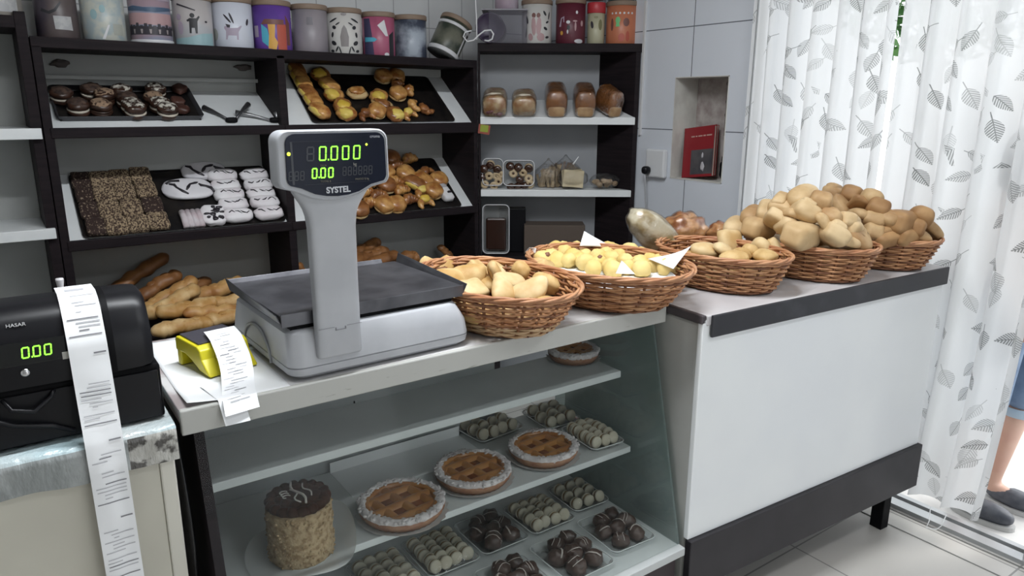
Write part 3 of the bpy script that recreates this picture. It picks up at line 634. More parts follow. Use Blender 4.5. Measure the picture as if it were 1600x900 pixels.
for p, (x, y, k), l in zip(pts, cl, lab):
    n = TILT['ul'][1]; s = .9
    o = put('chocolate_cake', CM[k], None, p - n*.026, Matrix.Rotation(TILT['ul'][2], 3, 'X') @ Matrix.Rotation(R.random()*6, 3, 'Z'), s)
    tag(o, l.format(names[k]+' chocolate cake'), 'cake', 'chocolate cakes on the upper tray')
for i, (x, y) in enumerate(((277, 160), (284, 172), (281, 140))):
    p = tp('ul', x, y, .02); b = B(); b.blob((0, 0, .018), (.026, .030, .017), (3, 3), 20+i, .2, 3)
    tag(obj('chocolate_chunk', b, mat('brown_chocolate', (.060, .026, .020), .4, (.09, .04, .03), 20), loc=p-TILT['ul'][1]*.0145, rot=Matrix.Rotation(TILT['ul'][2], 3, 'X') @ Matrix.Rotation(i*1.1, 3, 'Z')),
        ['brown chocolate chunk in the middle of the tray end nearest the tongs', 'brown chocolate chunk lowest at the tray end nearest the tongs', 'brown chocolate chunk highest at the tray end nearest the tongs'][i], 'chocolate', 'chocolate chunks at the tray end')
# ---- tongs
def tongs(label, key, a, b_, c, d, mtl):
    """two arms a->b and c->d, b_ and c meeting at the spring end"""
    t = thing('tongs', label, 'tongs', tp(key, *b_, .004), 0)
    o = Vector(t.location)
    for q0, q1, lf in ((a, b_, .012), (d, c, .03)):
        P, Q = tp(key, *q0, lf) - o, tp(key, *q1, .006) - o; mid = (P+Q)/2 + Vector((0, 0, .004))
        bb = B(); bb.tube([P, P*.7+Q*.3+Vector((0, 0, .003)), mid, Q], .006, 8, rads=[.012, .009, .006, .006]); obj('tong_arm', bb, mtl, t)
    obj('spring_end', B().blob((0, 0, .006), (.024, .014, .012), (3, 3), 2, .05), BLACKM, t)
TG = mat('tong_steel', (.30, .30, .31), .3, metal=.8); TGD = mat('tong_dark_steel', (.08, .08, .085), .35, metal=.6)
tongs('dark steel pastry tongs, open, with one tip raised, next to the chocolate cakes', 'ul', (318, 168), (362, 190), (366, 190), (388, 163), TGD)
tongs('grey steel pastry tongs lying flat beside the bay divider', 'ul', (368, 176), (430, 190), (433, 189), (432, 176), TG)
# ---- nut slices (long bars across the slope)
NUT = mat('chopped_nut_topping', (.040, .020, .014), .9, (.36, .27, .17), 140, .44, .58, 6, bump=1, bscale=110)
NUTD = mat('sparse_nut_topping', (.030, .015, .012), .9, (.32, .24, .17), 130, .56, .66, 6, bump=.8, bscale=90)
def slab_me(w, h, z, mtl, seed, name):
    b = B(); b.blob((0, 0, z/2), (w/2, h/2, z/2), (7, 5), seed, .05, 5, nu=28, nv=12); return b.mesh(name, [mtl])
NS = [slab_me(.098, .082, .038, NUT, i, 'nut_slice') for i in range(3)] + [slab_me(.098, .082, .036, NUTD, 5, 'nut_slice')]
p0, n, t = TILT['ll']
rowsy = [(355, 331, 306, 281)][0]
cols = [((152, 353), (142, 328), (135, 303), (128, 281), 1), ((182, 353), (171, 329), (163, 305), (157, 282), 0), ((215, 350), (205, 326), (195, 302), (187, 279), 0), ((247, 346), (238, 322), (228, 298), (219, 275), 0)]
sl = [(x, y, (3 if c[4] else 0), ci, ri) for ci, c in enumerate(cols) for ri, (x, y) in enumerate(c[:4])]
for x, y, k, ci, ri in sl:
    p = tp('ll', x, y, .02)
    o = put('nut_slice', NS[3 if (k or (ci == 3 and ri == 1)) else (ci+ri) % 3], None, p-n*.016, Matrix.Rotation(t, 3, 'X') @ Matrix.Rotation(R.uniform(-.03, .03), 3, 'Z'), (.80, 1.08, .9 if not k else .7))
    w = 'bare dark' if NS.index(o.data) == 3 else 'nut covered'
    tag(o, '%s chocolate slice, %s column from the shelf end, %s up the tray' % (w, ORD[ci], ORD[ri]), 'cake slice', 'chocolate slices on the lower tray')
# ---- glazed sugared cakes with dark drizzle and sugared rolls
SGR = mat('icing_sugar', (.80, .78, .80), .85, (.70, .64, .67), 14, .4, .7)
DRZ = mat('dark_drizzle', (.022, .018, .024), .35)
GLZ = mat('white_glaze', (.74, .72, .75), .5, (.40, .39, .43), 7, .45, .7)
def sug_me(seed, pink=False):
    b = B(); b.blob((0, 0, .021), (.052, .037, .023), (3.2, 2.6), seed, .10, 4, nu=26, nv=12, m=0)
    rr = random.Random(seed)
    for i in range(3):
        x = -.024+.022*i+rr.uniform(-.006, .006); q = [(x+.010*k-.01, .010*math.sin(k*1.7+seed+i), .0445-.0035*abs(k-1)) for k in range(4)]
        b.tube(q, .0028, 6, 1)
    return b.mesh('sugared_roll', [SGR if not pink else mat('pink_sugar', (.56, .42, .46), .8), DRZ])
SM = [sug_me(i) for i in range(4)]
sr = [(371, 338), (420, 334), (364, 321), (413, 317), (358, 306), (408, 304), (352, 292), (403, 290), (347, 276), (397, 275)]
pts = [tp('ll', x, y, .02) for x, y in sr]
for i, (p, l) in enumerate(zip(pts, row_labels([(p.x, (p-p0).dot(YV['ll'])) for p in pts], 'sugar dusted roll with dark drizzle', 'the slices', .03))):
    tag(put('sugared_roll', SM[i % 4], None, p-n*.016, Matrix.Rotation(t, 3, 'X') @ Matrix.Rotation(R.uniform(-.08, .08), 3, 'Z'), (1.2, .90, 1.0)), l, 'pastry', 'sugar dusted rolls on the lower tray')
gl = [((300, 320+24), 'fluted pink and white sugared pastry at the front edge of the lower tray', 0), ((333, 338), 'white pastry smothered in black drizzle, next to the sugared rolls', 1), ((294, 296), 'broad white glazed cake with hooked black drizzle lines', 2), ((318, 268), 'white glazed cake with black curls at the back of the lower tray', 3)]
for (x, y), l, k in gl:
    b = B()
    if k == 0:
        for i in range(4): b.tube([(-.03+.02*i, -.045, .018), (-.03+.02*i, 0, .026), (-.03+.02*i, .045, .018)], .013, 10)
        ms = [mat('pinkish_icing', (.52, .40, .43), .8, (.62, .58, .60), 12), DRZ]
    elif k == 1:
        b.blob((0, 0, .018), (.05, .055, .02), (3, 3), 4, .12, 4)
        for i in range(16):
            x_, y_ = R.uniform(-.035, .035), R.uniform(-.04, .04); b.blob((x_, y_, .036), (R.uniform(.006, .016), R.uniform(.005, .012), .006), seed=i, amp=.4, nu=8, nv=6, m=1)
        ms = [SGR, DRZ]
    else:
        b.blob((0, 0, .014), ((.082, .048, .016) if k == 2 else (.075, .040, .015)), (2.6, 3), 6+k, .10, 3, nu=30)
        for i in range(3):
            x_ = -.058+.045*i; q = [(x_+.012*j+.004*math.sin(j*2.1+i), (.016-.011*j+.006*math.sin(j*1.3+i*2.2))*(1 if i % 2 == 0 else -.8), .0295-.0006*j) for j in range(5)]
            b.tube(q, .0045, 7, 1, rads=[.003, .006, .0045, .006, .003])
        if k == 2: b.tube([(-.066, .020, .024), (-.05, .030, .026), (-.022, .028, .029)], .005, 7, 1)
        ms = [GLZ, DRZ]
    tag(obj('glazed_pastry', b, ms, loc=tp('ll', x, y, .015)-n*.0115, rot=Euler((t, 0, 0))), l, 'pastry').scale = (1.0 if k < 2 else 1.25, 1.0 if k < 2 else 1.3, 1)
# ---- golden pastries
CRUST = mat('golden_crust', (.30, .105, .025), .33, (.62, .34, .11), 34, .38, .62, 5, bump=.4, bscale=70, coat=.3)
CRUSTD = mat('dark_golden_crust', (.17, .058, .018), .33, (.38, .16, .05), 34, .38, .66, 4, bump=.25, bscale=60, coat=.3)
PALEC = mat('pale_crumb', (.55, .40, .20), .6, (.46, .28, .11), 14)
CUST = mat('yellow_custard', (.66, .44, .06), .4, (.72, .55, .14), 10)
def crescent(b, r=.04, th=.017, arc=2.5, ridg=5, seed=0, m=0, mp=1):
    q = []; rd = []
    N = 24
    for i in range(N+1):
        a = -arc/2+arc*i/N; f = 1-abs(2*i/N-1); q.append((r*math.sin(a), r*math.cos(a)-r*.7, th*.75)); rd.append(max(.004, th*(.30+.70*f**.7)*(1+.11*math.cos(ridg*2*PI*i/N))*(.5 if i in (0, N) else 1)))
    b.tube(q, 0, 10, m, rads=rd)
def pastry_me(kind, seed):
    b = B()
    if kind == 'croissant': crescent(b, .030, .0225, 2.5, 5, seed)
    elif kind == 'custard':
        b.blob((0, 0, .018), (.040, .034, .021), (2.4, 2.4), seed, .14, 4, m=0); b.blob((-.012, -.006, .026), (.026, .026, .017), (2.6, 2.4), seed+1, .16, 4, m=2)
    elif kind == 'bun': b.blob((0, 0, .021), (.038, .036, .024), (2.2, 2.4), seed, .10, 3, m=0); b.lathe([(.034, .001), (.037, .006), (.037, .012)], 18, 1)
    elif kind == 'knot':
        crescent(b, .026, .0165, 3.9, 6, seed); b.blob((.004, .008, .022), (.022, .018, .013), seed=seed, amp=.2, m=2 if seed % 2 else 0, nu=12, nv=8)
    elif kind == 'flat': b.blob((0, 0, .012), (.045, .034, .014), (2.4, 2.2), seed, .16, 4, m=1); b.blob((0, .004, .024), (.034, .024, .011), seed=seed+1, amp=.35, fr=7, m=0)
    elif kind == 'roll':
        b.blob((0, 0, .020), (.030, .046, .022), (2.8, 2.4), seed, .12, 4, m=0); b.blob((-.02, .0, .022), (.012, .034, .014), seed=seed+2, amp=.15, m=2, nu=12, nv=8)
    return b.mesh('pastry', [CRUST if seed % 3 else CRUSTD, PALEC, CUST])
KN = {'croissant': ('croissant', 'golden croissant'), 'custard': ('custard_pastry', 'custard topped pastry'), 'bun': ('sweet_bun', 'glossy sweet bun'), 'knot': ('pastry_knot', 'curled golden pastry'), 'flat': ('flaky_pastry', 'pale bottomed flaky pastry'), 'roll': ('custard_roll', 'brown roll with custard side')}
PM = {(k, s): pastry_me(k, s) for k in KN for s in range(3)}
def lay(key, lst, where, grp, anchor, gap, sc=1.0):
    p0, n, t = TILT[key]; pts = [tp(key, x, y, .02) for x, y, k, a in lst]
    lab = row_labels([(p.x, (p-p0).dot(YV[key])) for p in pts], '{} '+where, anchor, gap)
    for i, (p, (x, y, k, a), l) in enumerate(zip(pts, lst, lab)):
        tag(put(KN[k][0], PM[(k, i % 3)], None, p-n*.0110, Matrix.Rotation(t, 3, 'X') @ Matrix.Rotation(a, 3, 'Z'), sc), l.format(KN[k][1]), 'pastry', grp)
ur = [(464, 113, 'roll', .1), (468, 124, 'roll', .2), (474, 135, 'roll', .1), (481, 148, 'roll', .3), (489, 161, 'roll', .2), (499, 176, 'roll', .4),
      (500, 119, 'custard', .4), (514, 137, 'roll', .5), (521, 151, 'custard', .2), (534, 168, 'custard', 1.0), (541, 180, 'custard', .4), (558, 147, 'flat', .2),
      (571, 181, 'knot', .3), (588, 176, 'bun', 1), (591, 153, 'custard', .6), (597, 164, 'flat', 2.4), (598, 122, 'bun', .4), (619, 122, 'bun', 1.2), (622, 136, 'croissant', .6), (621, 149, 'bun', .4), (641, 144, 'croissant', 1.2),
      (616, 181, 'custard', 1.5), (638, 180, 'knot', .5), (646, 166, 'knot', 1.6), (664, 172, 'knot', 2.2)]
lay('ur', ur, 'on the upper tray', 'pastries on the upper tray', 'the divider', .045, 1.18)
lr = [(560, 330, 'bun', .2), (578, 322, 'croissant', .2), (572, 305, 'croissant', .4), (592, 309, 'croissant', .1), (600, 323, 'bun', .3), (618, 322, 'bun', .1), (640, 316, 'croissant', .2), (663, 317, 'knot', .2),
      (583, 290, 'croissant', .3), (603, 292, 'bun', .2), (617, 288, 'croissant', .1), (628, 301, 'croissant', .3), (646, 289, 'roll', .8), (659, 302, 'knot', .2), (601, 272, 'bun', .4), (620, 262, 'croissant', .2), (632, 274, 'bun', .7), (661, 284, 'roll', .4), (666, 272, 'knot', 1.0), (684, 284, 'bun', .4), (640, 252, 'croissant', .2), (610, 250, 'bun', .5), (676, 301, 'bun', .5)]
lay('lr', lr, 'behind the scale', 'croissants behind the scale', 'the divider', .042, 1.32)
b = B(); b.blob((0, 0, .020), (.030, .058, .022), (6, 3.4), 3, .06, 4, nu=28); b.blob((.0, .03, .042), (.020, .016, .004), seed=4, amp=.4, m=1, nu=10, nv=6); b.blob((.010, -.020, .041), (.014, .008, .005), seed=4, amp=.3, m=2, nu=10, nv=6)
tag(obj('sugared_pastry', b, [mat('bright_icing', (.68, .67, .68), .7), mat('grey_icing', (.40, .39, .41), .7), DRZ], loc=tp('lr', 694, 302, .02)-TILT['lr'][1]*.014, rot=Matrix.Rotation(TILT['lr'][2], 3, 'X') @ Matrix.Rotation(.1, 3, 'Z')), 'white iced pastry bar alone at the tray end beside the dark panel', 'pastry')
# ------------------------------------------------------------------ long loaves on the bottom shelf
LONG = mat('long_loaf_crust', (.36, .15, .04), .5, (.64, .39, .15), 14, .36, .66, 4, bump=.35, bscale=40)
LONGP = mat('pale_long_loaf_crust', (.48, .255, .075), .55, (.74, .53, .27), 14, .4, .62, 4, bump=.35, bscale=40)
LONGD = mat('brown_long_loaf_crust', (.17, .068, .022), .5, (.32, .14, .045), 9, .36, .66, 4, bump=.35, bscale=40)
def long_loaf(P, Q, r, mtl, seed, label, flat_=.8, grp='long loaves on the bottom shelf'):
    P, Q = Vector(P), Vector(Q); d = Q-P; Ln = d.length; N = 30; b = B(); pts = []; rd = []
    for i in range(N+1):
        u = i/N; s = (u-.5)*Ln
        wob = noise.noise(Vector((u*4, seed*3.3, 0)))*r*.35; wz = noise.noise(Vector((u*4, seed*3.3, 9)))*r*.25
        e = min(1, min(u, 1-u)*7); f = (.35+.65*math.sqrt(max(0, 1-(1-e)**2)))
        cut = 1 - .16*max(0, math.sin(u*PI*7+seed))**6
        pts.append((s, wob, wz)); rd.append(r*f*cut*(1+.08*noise.noise(Vector((u*6, seed, 4)))))
    b.tube(pts, 0, 14, rads=rd)
    b.v = [(x, y, z*flat_) for x, y, z in b.v]
    k_ = R.uniform(0, 6)
    b.v = [(x, y+r*.10*math.sin(x*70+k_), z*(1+.10*math.sin(x*90+k_*2))) for x, y, z in b.v]
    # ragged slashes
    for u in (.25, .5, .75):
        s = (u-.5)*Ln; b.blob((s, .0, r*.62*flat_+.004), (r*.55, r*.55, r*.22), (2, 2), seed+u*10, .3, 5, nu=12, nv=8)
    M = d.normalized().to_track_quat('X', 'Z').to_euler()
    return tag(obj('long_loaf', b, mtl, loc=(P+Q)/2, rot=M), label, 'bread', grp)
def bp(px, py, y): return aty(px, py, y)
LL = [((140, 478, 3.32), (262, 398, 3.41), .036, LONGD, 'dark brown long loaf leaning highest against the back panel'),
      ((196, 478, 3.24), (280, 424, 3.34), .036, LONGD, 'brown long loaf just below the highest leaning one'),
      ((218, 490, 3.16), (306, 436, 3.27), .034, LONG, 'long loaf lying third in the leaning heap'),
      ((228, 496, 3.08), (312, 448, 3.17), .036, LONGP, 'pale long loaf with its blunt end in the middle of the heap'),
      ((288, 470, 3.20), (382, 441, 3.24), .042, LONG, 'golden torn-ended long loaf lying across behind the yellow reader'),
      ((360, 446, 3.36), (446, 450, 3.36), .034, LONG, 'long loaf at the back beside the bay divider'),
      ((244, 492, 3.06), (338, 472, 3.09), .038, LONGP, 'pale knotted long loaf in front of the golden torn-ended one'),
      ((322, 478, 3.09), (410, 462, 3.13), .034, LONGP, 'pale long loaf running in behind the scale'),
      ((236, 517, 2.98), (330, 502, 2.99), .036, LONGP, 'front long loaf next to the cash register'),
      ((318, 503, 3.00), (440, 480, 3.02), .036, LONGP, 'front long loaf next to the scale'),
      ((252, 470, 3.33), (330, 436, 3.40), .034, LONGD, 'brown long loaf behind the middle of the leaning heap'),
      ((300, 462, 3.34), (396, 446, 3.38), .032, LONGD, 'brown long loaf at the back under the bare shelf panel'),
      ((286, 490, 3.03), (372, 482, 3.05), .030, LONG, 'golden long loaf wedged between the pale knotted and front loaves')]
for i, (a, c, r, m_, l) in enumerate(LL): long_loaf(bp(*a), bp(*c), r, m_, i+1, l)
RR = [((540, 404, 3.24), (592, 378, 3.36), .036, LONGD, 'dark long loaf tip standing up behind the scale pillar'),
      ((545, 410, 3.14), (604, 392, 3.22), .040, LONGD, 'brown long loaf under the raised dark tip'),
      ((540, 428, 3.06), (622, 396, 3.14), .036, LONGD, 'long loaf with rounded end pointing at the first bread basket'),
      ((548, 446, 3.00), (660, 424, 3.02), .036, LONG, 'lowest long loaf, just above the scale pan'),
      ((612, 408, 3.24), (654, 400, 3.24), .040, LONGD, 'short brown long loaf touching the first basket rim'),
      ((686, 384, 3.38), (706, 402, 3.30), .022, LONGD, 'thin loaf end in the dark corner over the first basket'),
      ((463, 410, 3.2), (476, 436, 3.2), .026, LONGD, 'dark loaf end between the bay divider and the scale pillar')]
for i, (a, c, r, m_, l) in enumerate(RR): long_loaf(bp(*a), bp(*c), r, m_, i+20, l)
# ------------------------------------------------------------------ corner unit goods
LOAF = mat('brown_loaf_crust', (.30, .12, .035), .4, (.16, .06, .02), 24, .4, .65, 4, bump=.5, bscale=60, coat=.7)
LOAFS = mat('pale_loaf_side', (.46, .30, .16), .6, (.34, .20, .10), 20)
BRIO = mat('glazed_fruit_bread', (.34, .16, .06), .4, (.52, .38, .21), 22, .4, .62, 4, bump=.6, bscale=50, coat=.7)
BRIOW = mat('fondant_icing', (.60, .54, .44), .4)
FRUIT = mat('dark_candied_fruit', (.16, .05, .06), .35, (.30, .17, .17), 40)
def shelf_pt(px, py): # point on the tilted shelf's upper face
    n = (CN*(-rise) + Vector((0, 0, DP+.006))).normalized(); return hit(px, py, CP - CN*.006 + Vector((0, 0, 1.434)), n)
lr_ = Matrix.Rotation(CRZ, 3, 'Z') @ Matrix.Rotation(LOAFT, 3, 'X')
def bag_loaf(px, py, w, l, h, kind, label, yaw=0):
    o = thing('bagged_loaf', label, 'bread', shelf_pt(px, py)+Vector((0, 0, .001)), group='bagged loaves on the white shelf', rot=(Matrix.Rotation(yaw, 3, 'Z') @ lr_).to_euler())
    b = B()
    rr = []
    for i in range(15):
        u = i/14; y = .004+l*u; e = min(1, min(u, 1-u)*6+.25)**.5; ring = []
        for j in range(22):
            a = 2*PI*j/22; x = math.copysign(abs(math.cos(a))**.55, math.cos(a)); z = math.sin(a); z = (z**.8 if z > 0 else -abs(z)**.35)
            x *= 1+.08*max(0, z); k = 1+.05*noise.noise(Vector((u*4, math.cos(a)*2, px*.37)))
            ring.append((x*w/2*(.82+.18*e)*k, y, h*.40 + z*(h*.60 if z > 0 else h*.385)*(.75+.25*e)*k))
        rr.append(ring)
    b.rings(rr)
    if kind == 'loaf': obj('loaf', b, LOAF, o); f = B(); f.blob((0, .004, h*.22), (w*.42, .010, h*.20), (4, 4)); obj('loaf_end', f, LOAFS, o)
    else:
        obj('loaf', b, BRIO, o)
        f = B()
        if kind == 'fruit':
            for i in range(7): f.blob((R.uniform(-.3, .3)*w, .004+.02*R.random(), h*R.uniform(.12, .5)), (.018, .012, .012), seed=i, amp=.3, nu=10, nv=8)
            obj('candied_fruit', f, FRUIT, o); f = B()
        f.tube([(-w*.40, l*.32, h*.84), (-w*.1, l*.30, h*.98), (w*.2, l*.32, h*.95), (w*.42, l*.36, h*.74)], .010, 8); obj('icing', f, BRIOW, o)
    fb = B(); r2 = []
    for i, ring in enumerate(rr):
        r2.append([(x*1.05+.002*noise.noise(Vector((x*60, y*60, z*60))), y, max(.0008, h*.4+(z-h*.4)*1.04+.003*noise.noise(Vector((x*50, y*50, 3))))) for x, y, z in ring])
    c0 = [(x*.9, -.004, z*.8) for x, y, z in r2[0]]
    fb.rings([c0]+r2, cap0=True, cap1=True); obj('plastic_bag', fb, BAGM, o)
bag_loaf(773, 184, .118, .15, .105, 'fruit', 'bagged candied fruit loaf beside the dark post on the white shelf')
bag_loaf(819, 184, .118, .15, .098, 'iced', 'bagged round bread with a white icing band on the white shelf')
bag_loaf(869, 184, .104, .17, .130, 'loaf', 'bagged brown tin loaf, nearest the iced bread')
bag_loaf(914, 184, .104, .17, .127, 'loaf', 'bagged brown tin loaf, middle of the three tin loaves')
bag_loaf(959, 184, .086, .13, .128, 'loaf', 'bagged brown tin loaf at the wall end of the white shelf', .5)
# clear tubs standing on edge, and bags
def on2(s, d, z=1.0725): return cw(s, d, z)
def s_of(px): return (hit(px, 300, CP, CN)-CP).dot(CD)
CHB = mat('glossy_chocolate', (.045, .018, .010), .15, coat=.5); BISC = mat('biscuit_ring', (.46, .34, .20), .6, (.56, .45, .30), 30)
def tub(px0, px1, ht, label, z=1.0725, d=.06, lean=.2):
    s0, s1 = s_of(px0), s_of(px1); w = s1-s0
    o = thing('clear_tub', label, 'tub', cw((s0+s1)/2, d-.03, z+.008+.052*math.sin(lean)), rot=(Matrix.Rotation(CRZ, 3, 'Z') @ Matrix.Rotation(-lean, 3, 'X')).to_euler())
    b = B(); p0_, p1_ = rrect(w*.90, ht*.94, .018), rrect(w, ht, .022)
    b.rings([[(x, .05, z_+ht/2) for x, z_ in p0_], [(x, 0, z_+ht/2) for x, z_ in p1_], [(x*1.04, -.002, z_*1.03+ht/2) for x, z_ in p1_]], cap0=True, cap1=False)
    obj('tub', b, TRAYC, o)
    pr = B(); q = rrect(w*1.03, ht*1.02, .024, 6); pr.tube([(x, -.002, z_+ht/2) for x, z_ in q], .0026, 6, close=True); obj('tub_rim', pr, mat('clear_rim', (.62, .62, .64), .25), o)
    return o, w, ht
def bonbon_me():
    b = B(); b.blob((0, -.004, 0), (.0175, .010, .0175), (2, 2), m=0, nu=16, nv=10); b.lathe([(.010, -.006), (.0165, -.003), (.0165, .004), (.010, .006), (.006, .003)], 18, 1, Matrix.Translation((0, .008, 0)) @ Matrix.Rotation(PI/2, 4, 'X')); return b.mesh('bonbon', [CHB, BISC])
def ring_me():
    b = B(); b.tube([(.011*math.cos(2*PI*i/14), 0, .011*math.sin(2*PI*i/14)) for i in range(14)], .007, 8, 0, close=True); b.blob((0, .003, 0), (.008, .006, .008), m=1, nu=10, nv=6); return b.mesh('biscuit_ring', [BISC, CHB])
def choc_half():
    b = B(); b.blob((0, 0, 0), (.017, .011, .015), (2.2, 2.2), m=0, nu=16, nv=10); return b.mesh('chocolate_dome', [CHB])
BM = [bonbon_me(), ring_me(), choc_half()]
def fill_tub(px0, px1, lst, word, d, z=1.0725):
    for i, (x, y, k) in enumerate(lst):
        p = hit(x, y, CP + CN*(d-.014), CN)
        ky = ['bonbon', 'biscuit_ring', 'chocolate_dome'][k]
        tag(put(ky, BM[k], None, p, Matrix.Rotation(CRZ, 3, 'Z') @ Matrix.Rotation(R.uniform(-.5, .5), 3, 'Y') @ Matrix.Rotation(R.uniform(-.5, .5), 3, 'X'), 1.3),
            '%s in the %s, %s from its floor' % (['chocolate covered biscuit', 'pale ring biscuit', 'shiny chocolate dome'][k], word, ORD[i]), 'bonbon', 'bonbons in the '+word)
tub(754, 785, .134, 'clear tub of chocolate biscuits, half behind the dark post', d=.075)
tub(787, 834, .126, 'clear tub of chocolate biscuits beside the hay-coloured bags', d=.065)
fill_tub(0, 0, [(757, 288, 1), (772, 290, 1), (779, 284, 1), (753, 277, 2), (764, 275, 1), (776, 275, 1), (756, 264, 0), (766, 258, 0), (777, 265, 0), (781, 273, 1)], 'tub by the post', .075)
fill_tub(0, 0, [(798, 292, 2), (809, 291, 2), (820, 290, 2), (828, 288, 1), (802, 271, 1), (817, 270, 1), (826, 279, 1), (797, 260, 0), (810, 262, 0), (826, 263, 0), (812, 281, 2)], 'tub by the bags', .065)
def bagged(px0, px1, py, h, label, m_in, kind, d=.075, z=1.0725):
    s0, s1 = s_of(px0), s_of(px1); w = s1-s0
    o = thing('food_bag', label, 'bag', cw((s0+s1)/2, d, z+.001), CRZ)
    c = B()
    if kind == 'sticks':
        for i in range(26):
            x, y = R.uniform(-.34, .34)*w, R.uniform(-.03, .03); lean = R.uniform(-.4, .4); l_ = h*R.uniform(.45, .8)
            c.box((x, y, l_*.45+.006), (.012, .008, l_), Matrix.Rotation(lean, 3, 'Y') @ Matrix.Rotation(R.uniform(-.3, .3), 3, 'X'))
    elif kind == 'slab':
        for i in range(5): c.box((R.uniform(-.004, .004), -.022+.011*i, h*.38+.004), (w*.62, .008, h*.66), Matrix.Rotation(R.uniform(-.12, .12), 3, 'Y') @ Matrix.Rotation(.06*i-.1, 3, 'X'))
    else:
        for i in range(14): c.blob((R.uniform(-.36, .36)*w, R.uniform(-.025, .025), h*.2+R.random()*h*.38), (.016, .015, .013), seed=i, amp=.25, nu=12, nv=8)
    obj('contents', c, m_in, o)
    f = B(); rr = []
    for i in range(11):
        u = i/10; z_ = h*u; k = (math.sin(min(1, u*3)*PI/2)) * (1-.1*u if u < .55 else max(.06, .945-(u-.55)*2.2)) if kind != 'bits' else math.sqrt(max(.02, 1-(2*u-1)**2*.92))
        rr.append([(w*.5*k*math.cos(a)*(1+.10*noise.noise(Vector((a*2, u*6, px0)))), .046*k*math.sin(a)*(1+.15*noise.noise(Vector((a*2, u*6, px0+9)))), z_+.001) for a in [2*PI*j/26 for j in range(26)]])
    f.rings(rr); obj('plastic_bag', f, BAGM, o)
    if kind == 'slab': t_ = B(); t_.tube([(0, 0, h*.97), (.012, 0, h*1.1), (.028, .0, h*1.28)], .003, 6, rads=[.005, .003, .002]); obj('twist_tie', t_, PAPER, o)
HAY = mat('straw_coloured_sticks', (.34, .26, .16), .7, (.24, .18, .11), 30)
bagged(834, 882, 292, .150, 'tied bag of straw coloured breadsticks beside the tubs', HAY, 'sticks', .11)
bagged(858, 915, 280, .165, 'brown bag slumped behind the breadsticks bag', mat('brown_crackers', (.16, .11, .08), .7), 'sticks', .165)
bagged(870, 921, 296, .128, 'small tied bag of cream coloured wafers', mat('cream_wafers', (.58, .50, .34), .7, (.50, .42, .27), 20), 'slab', .05)
bagged(922, 970, 297, .078, 'small bag of round toasts at the wall end', mat('round_toasts', (.44, .33, .22), .7, (.32, .22, .13), 30), 'bits', .06)
# lower compartment: dark puddings in a tub, dark box
def tub2():
    o, w, ht = tub(754, 795, .250, 'clear lidded tub of dark glossy pudding behind the second basket', z=.7255, d=.06, lean=.06)
    b = B(); b.box((.0, .030, .098), (w*.8, .044, .17)); obj('pudding', b, mat('dark_jelly', (.03, .012, .008), .12, coat=.6), o, bevel=.01)
tub2()
tag(obj('black_box', B().bx(-.07, .07, -.04, .04, 0, .235), BLACKP, loc=cw(s_of(801), .15, .7255), rot=(0, 0, CRZ), bevel=.004), 'plain black box standing beside the pudding tub', 'box')
# ------------------------------------------------------------------ side wall: socket, niche book
so = thing('wall_socket', 'white wall socket adapter with a black plug on the tiled wall', 'socket', (XR, 2.525, 1.218))
obj('adapter', B().bx(-.03, -.0005, -.062, .062, -.068, .068), mat('socket_white', (.66, .67, .69), .35), so, bevel=.008)
pl = B(); pl.blob((-.048, .036, -.034), (.022, .020, .020), (2.6, 2.6)); obj('plug', pl, BLACKP, so)
cd = B(); cd.tube([(-.055, .036, -.050), (-.050, .037, -.09), (-.035, .038, -.20), (-.03, .04, -.45), (-.03, .05, -1.2)], .004, 8); obj('cord', cd, mat('grey_cord', (.38, .39, .41), .5), so)
tag(obj('wall_edge_strip', B().bx(XR-.012, XR-.0005, 2.650, 2.662, 1.35, 1.98), mat('white_edge_strip', (.60, .60, .61), .4)), 'thin white edging strip on the tiled wall next to the corner unit', 'edging strip')
RED = mat('red_cover', (.24, .016, .022), .4); PGS = mat('page_block', (.60, .57, .50), .8); DKP = mat('dark_cover_picture', (.045, .045, .055), .35, (.09, .085, .09), 14)
def book(label, y0, y1, z0, hgt, thick, x, lean, tilt, grp, front=True):
    o = thing('book', label, 'book', (x, (y0+y1)/2, z0), rot=(Matrix.Rotation(tilt, 3, 'X') @ Matrix.Rotation(lean, 3, 'Y')).to_euler(), group=grp)
    w = y1-y0
    b = B(); b.bx(-thick/2, -thick/2+.002, -w/2, w/2, 0, hgt).bx(thick/2-.002, thick/2, -w/2, w/2, 0, hgt).bx(-thick/2, thick/2, w/2-.002, w/2, 0, hgt); obj('cover', b, RED, o)
    obj('pages', B().bx(-thick/2+.002, thick/2-.002, -w/2+.003, w/2-.003, .003, hgt-.003), PGS, o)
    if front:
        obj('cover_picture', B().bx(-thick/2-.0006, -thick/2, -w/2+.0, w/2-.05, .012, hgt*.54), DKP, o)
        tl = B()
        xx = w/2-.045
        for ln in (.020, .010, .024, .014, .030): tl.bx(-thick/2-.0006, -thick/2, xx-ln, xx, hgt*.80, hgt*.80+.006); xx -= ln+.006
        obj('cover_title', tl, mat('faded_title', (.46, .30, .26), .6), o)
        hl = B(); hl.blob((-thick/2-.0004, -w*.18, hgt*.20), (.0012, .012, .022), seed=3, amp=.4, nu=10, nv=6); hl.blob((-thick/2-.0004, -w*.16, hgt*.42), (.0012, .006, .014), seed=4, amp=.4, nu=10, nv=6); obj('cover_figure', hl, mat('pale_figure', (.45, .43, .46), .5), o)
book('red book with a dark picture on its front, leaning in the wall niche', 2.222, 2.402, NZ0+.014, .235, .016, XR+.040, .16, -.13, None)
book('red book standing behind the front one in the wall niche', 2.235, 2.408, NZ0+.014, .236, .016, XR+.070, .16, -.13, None, False)
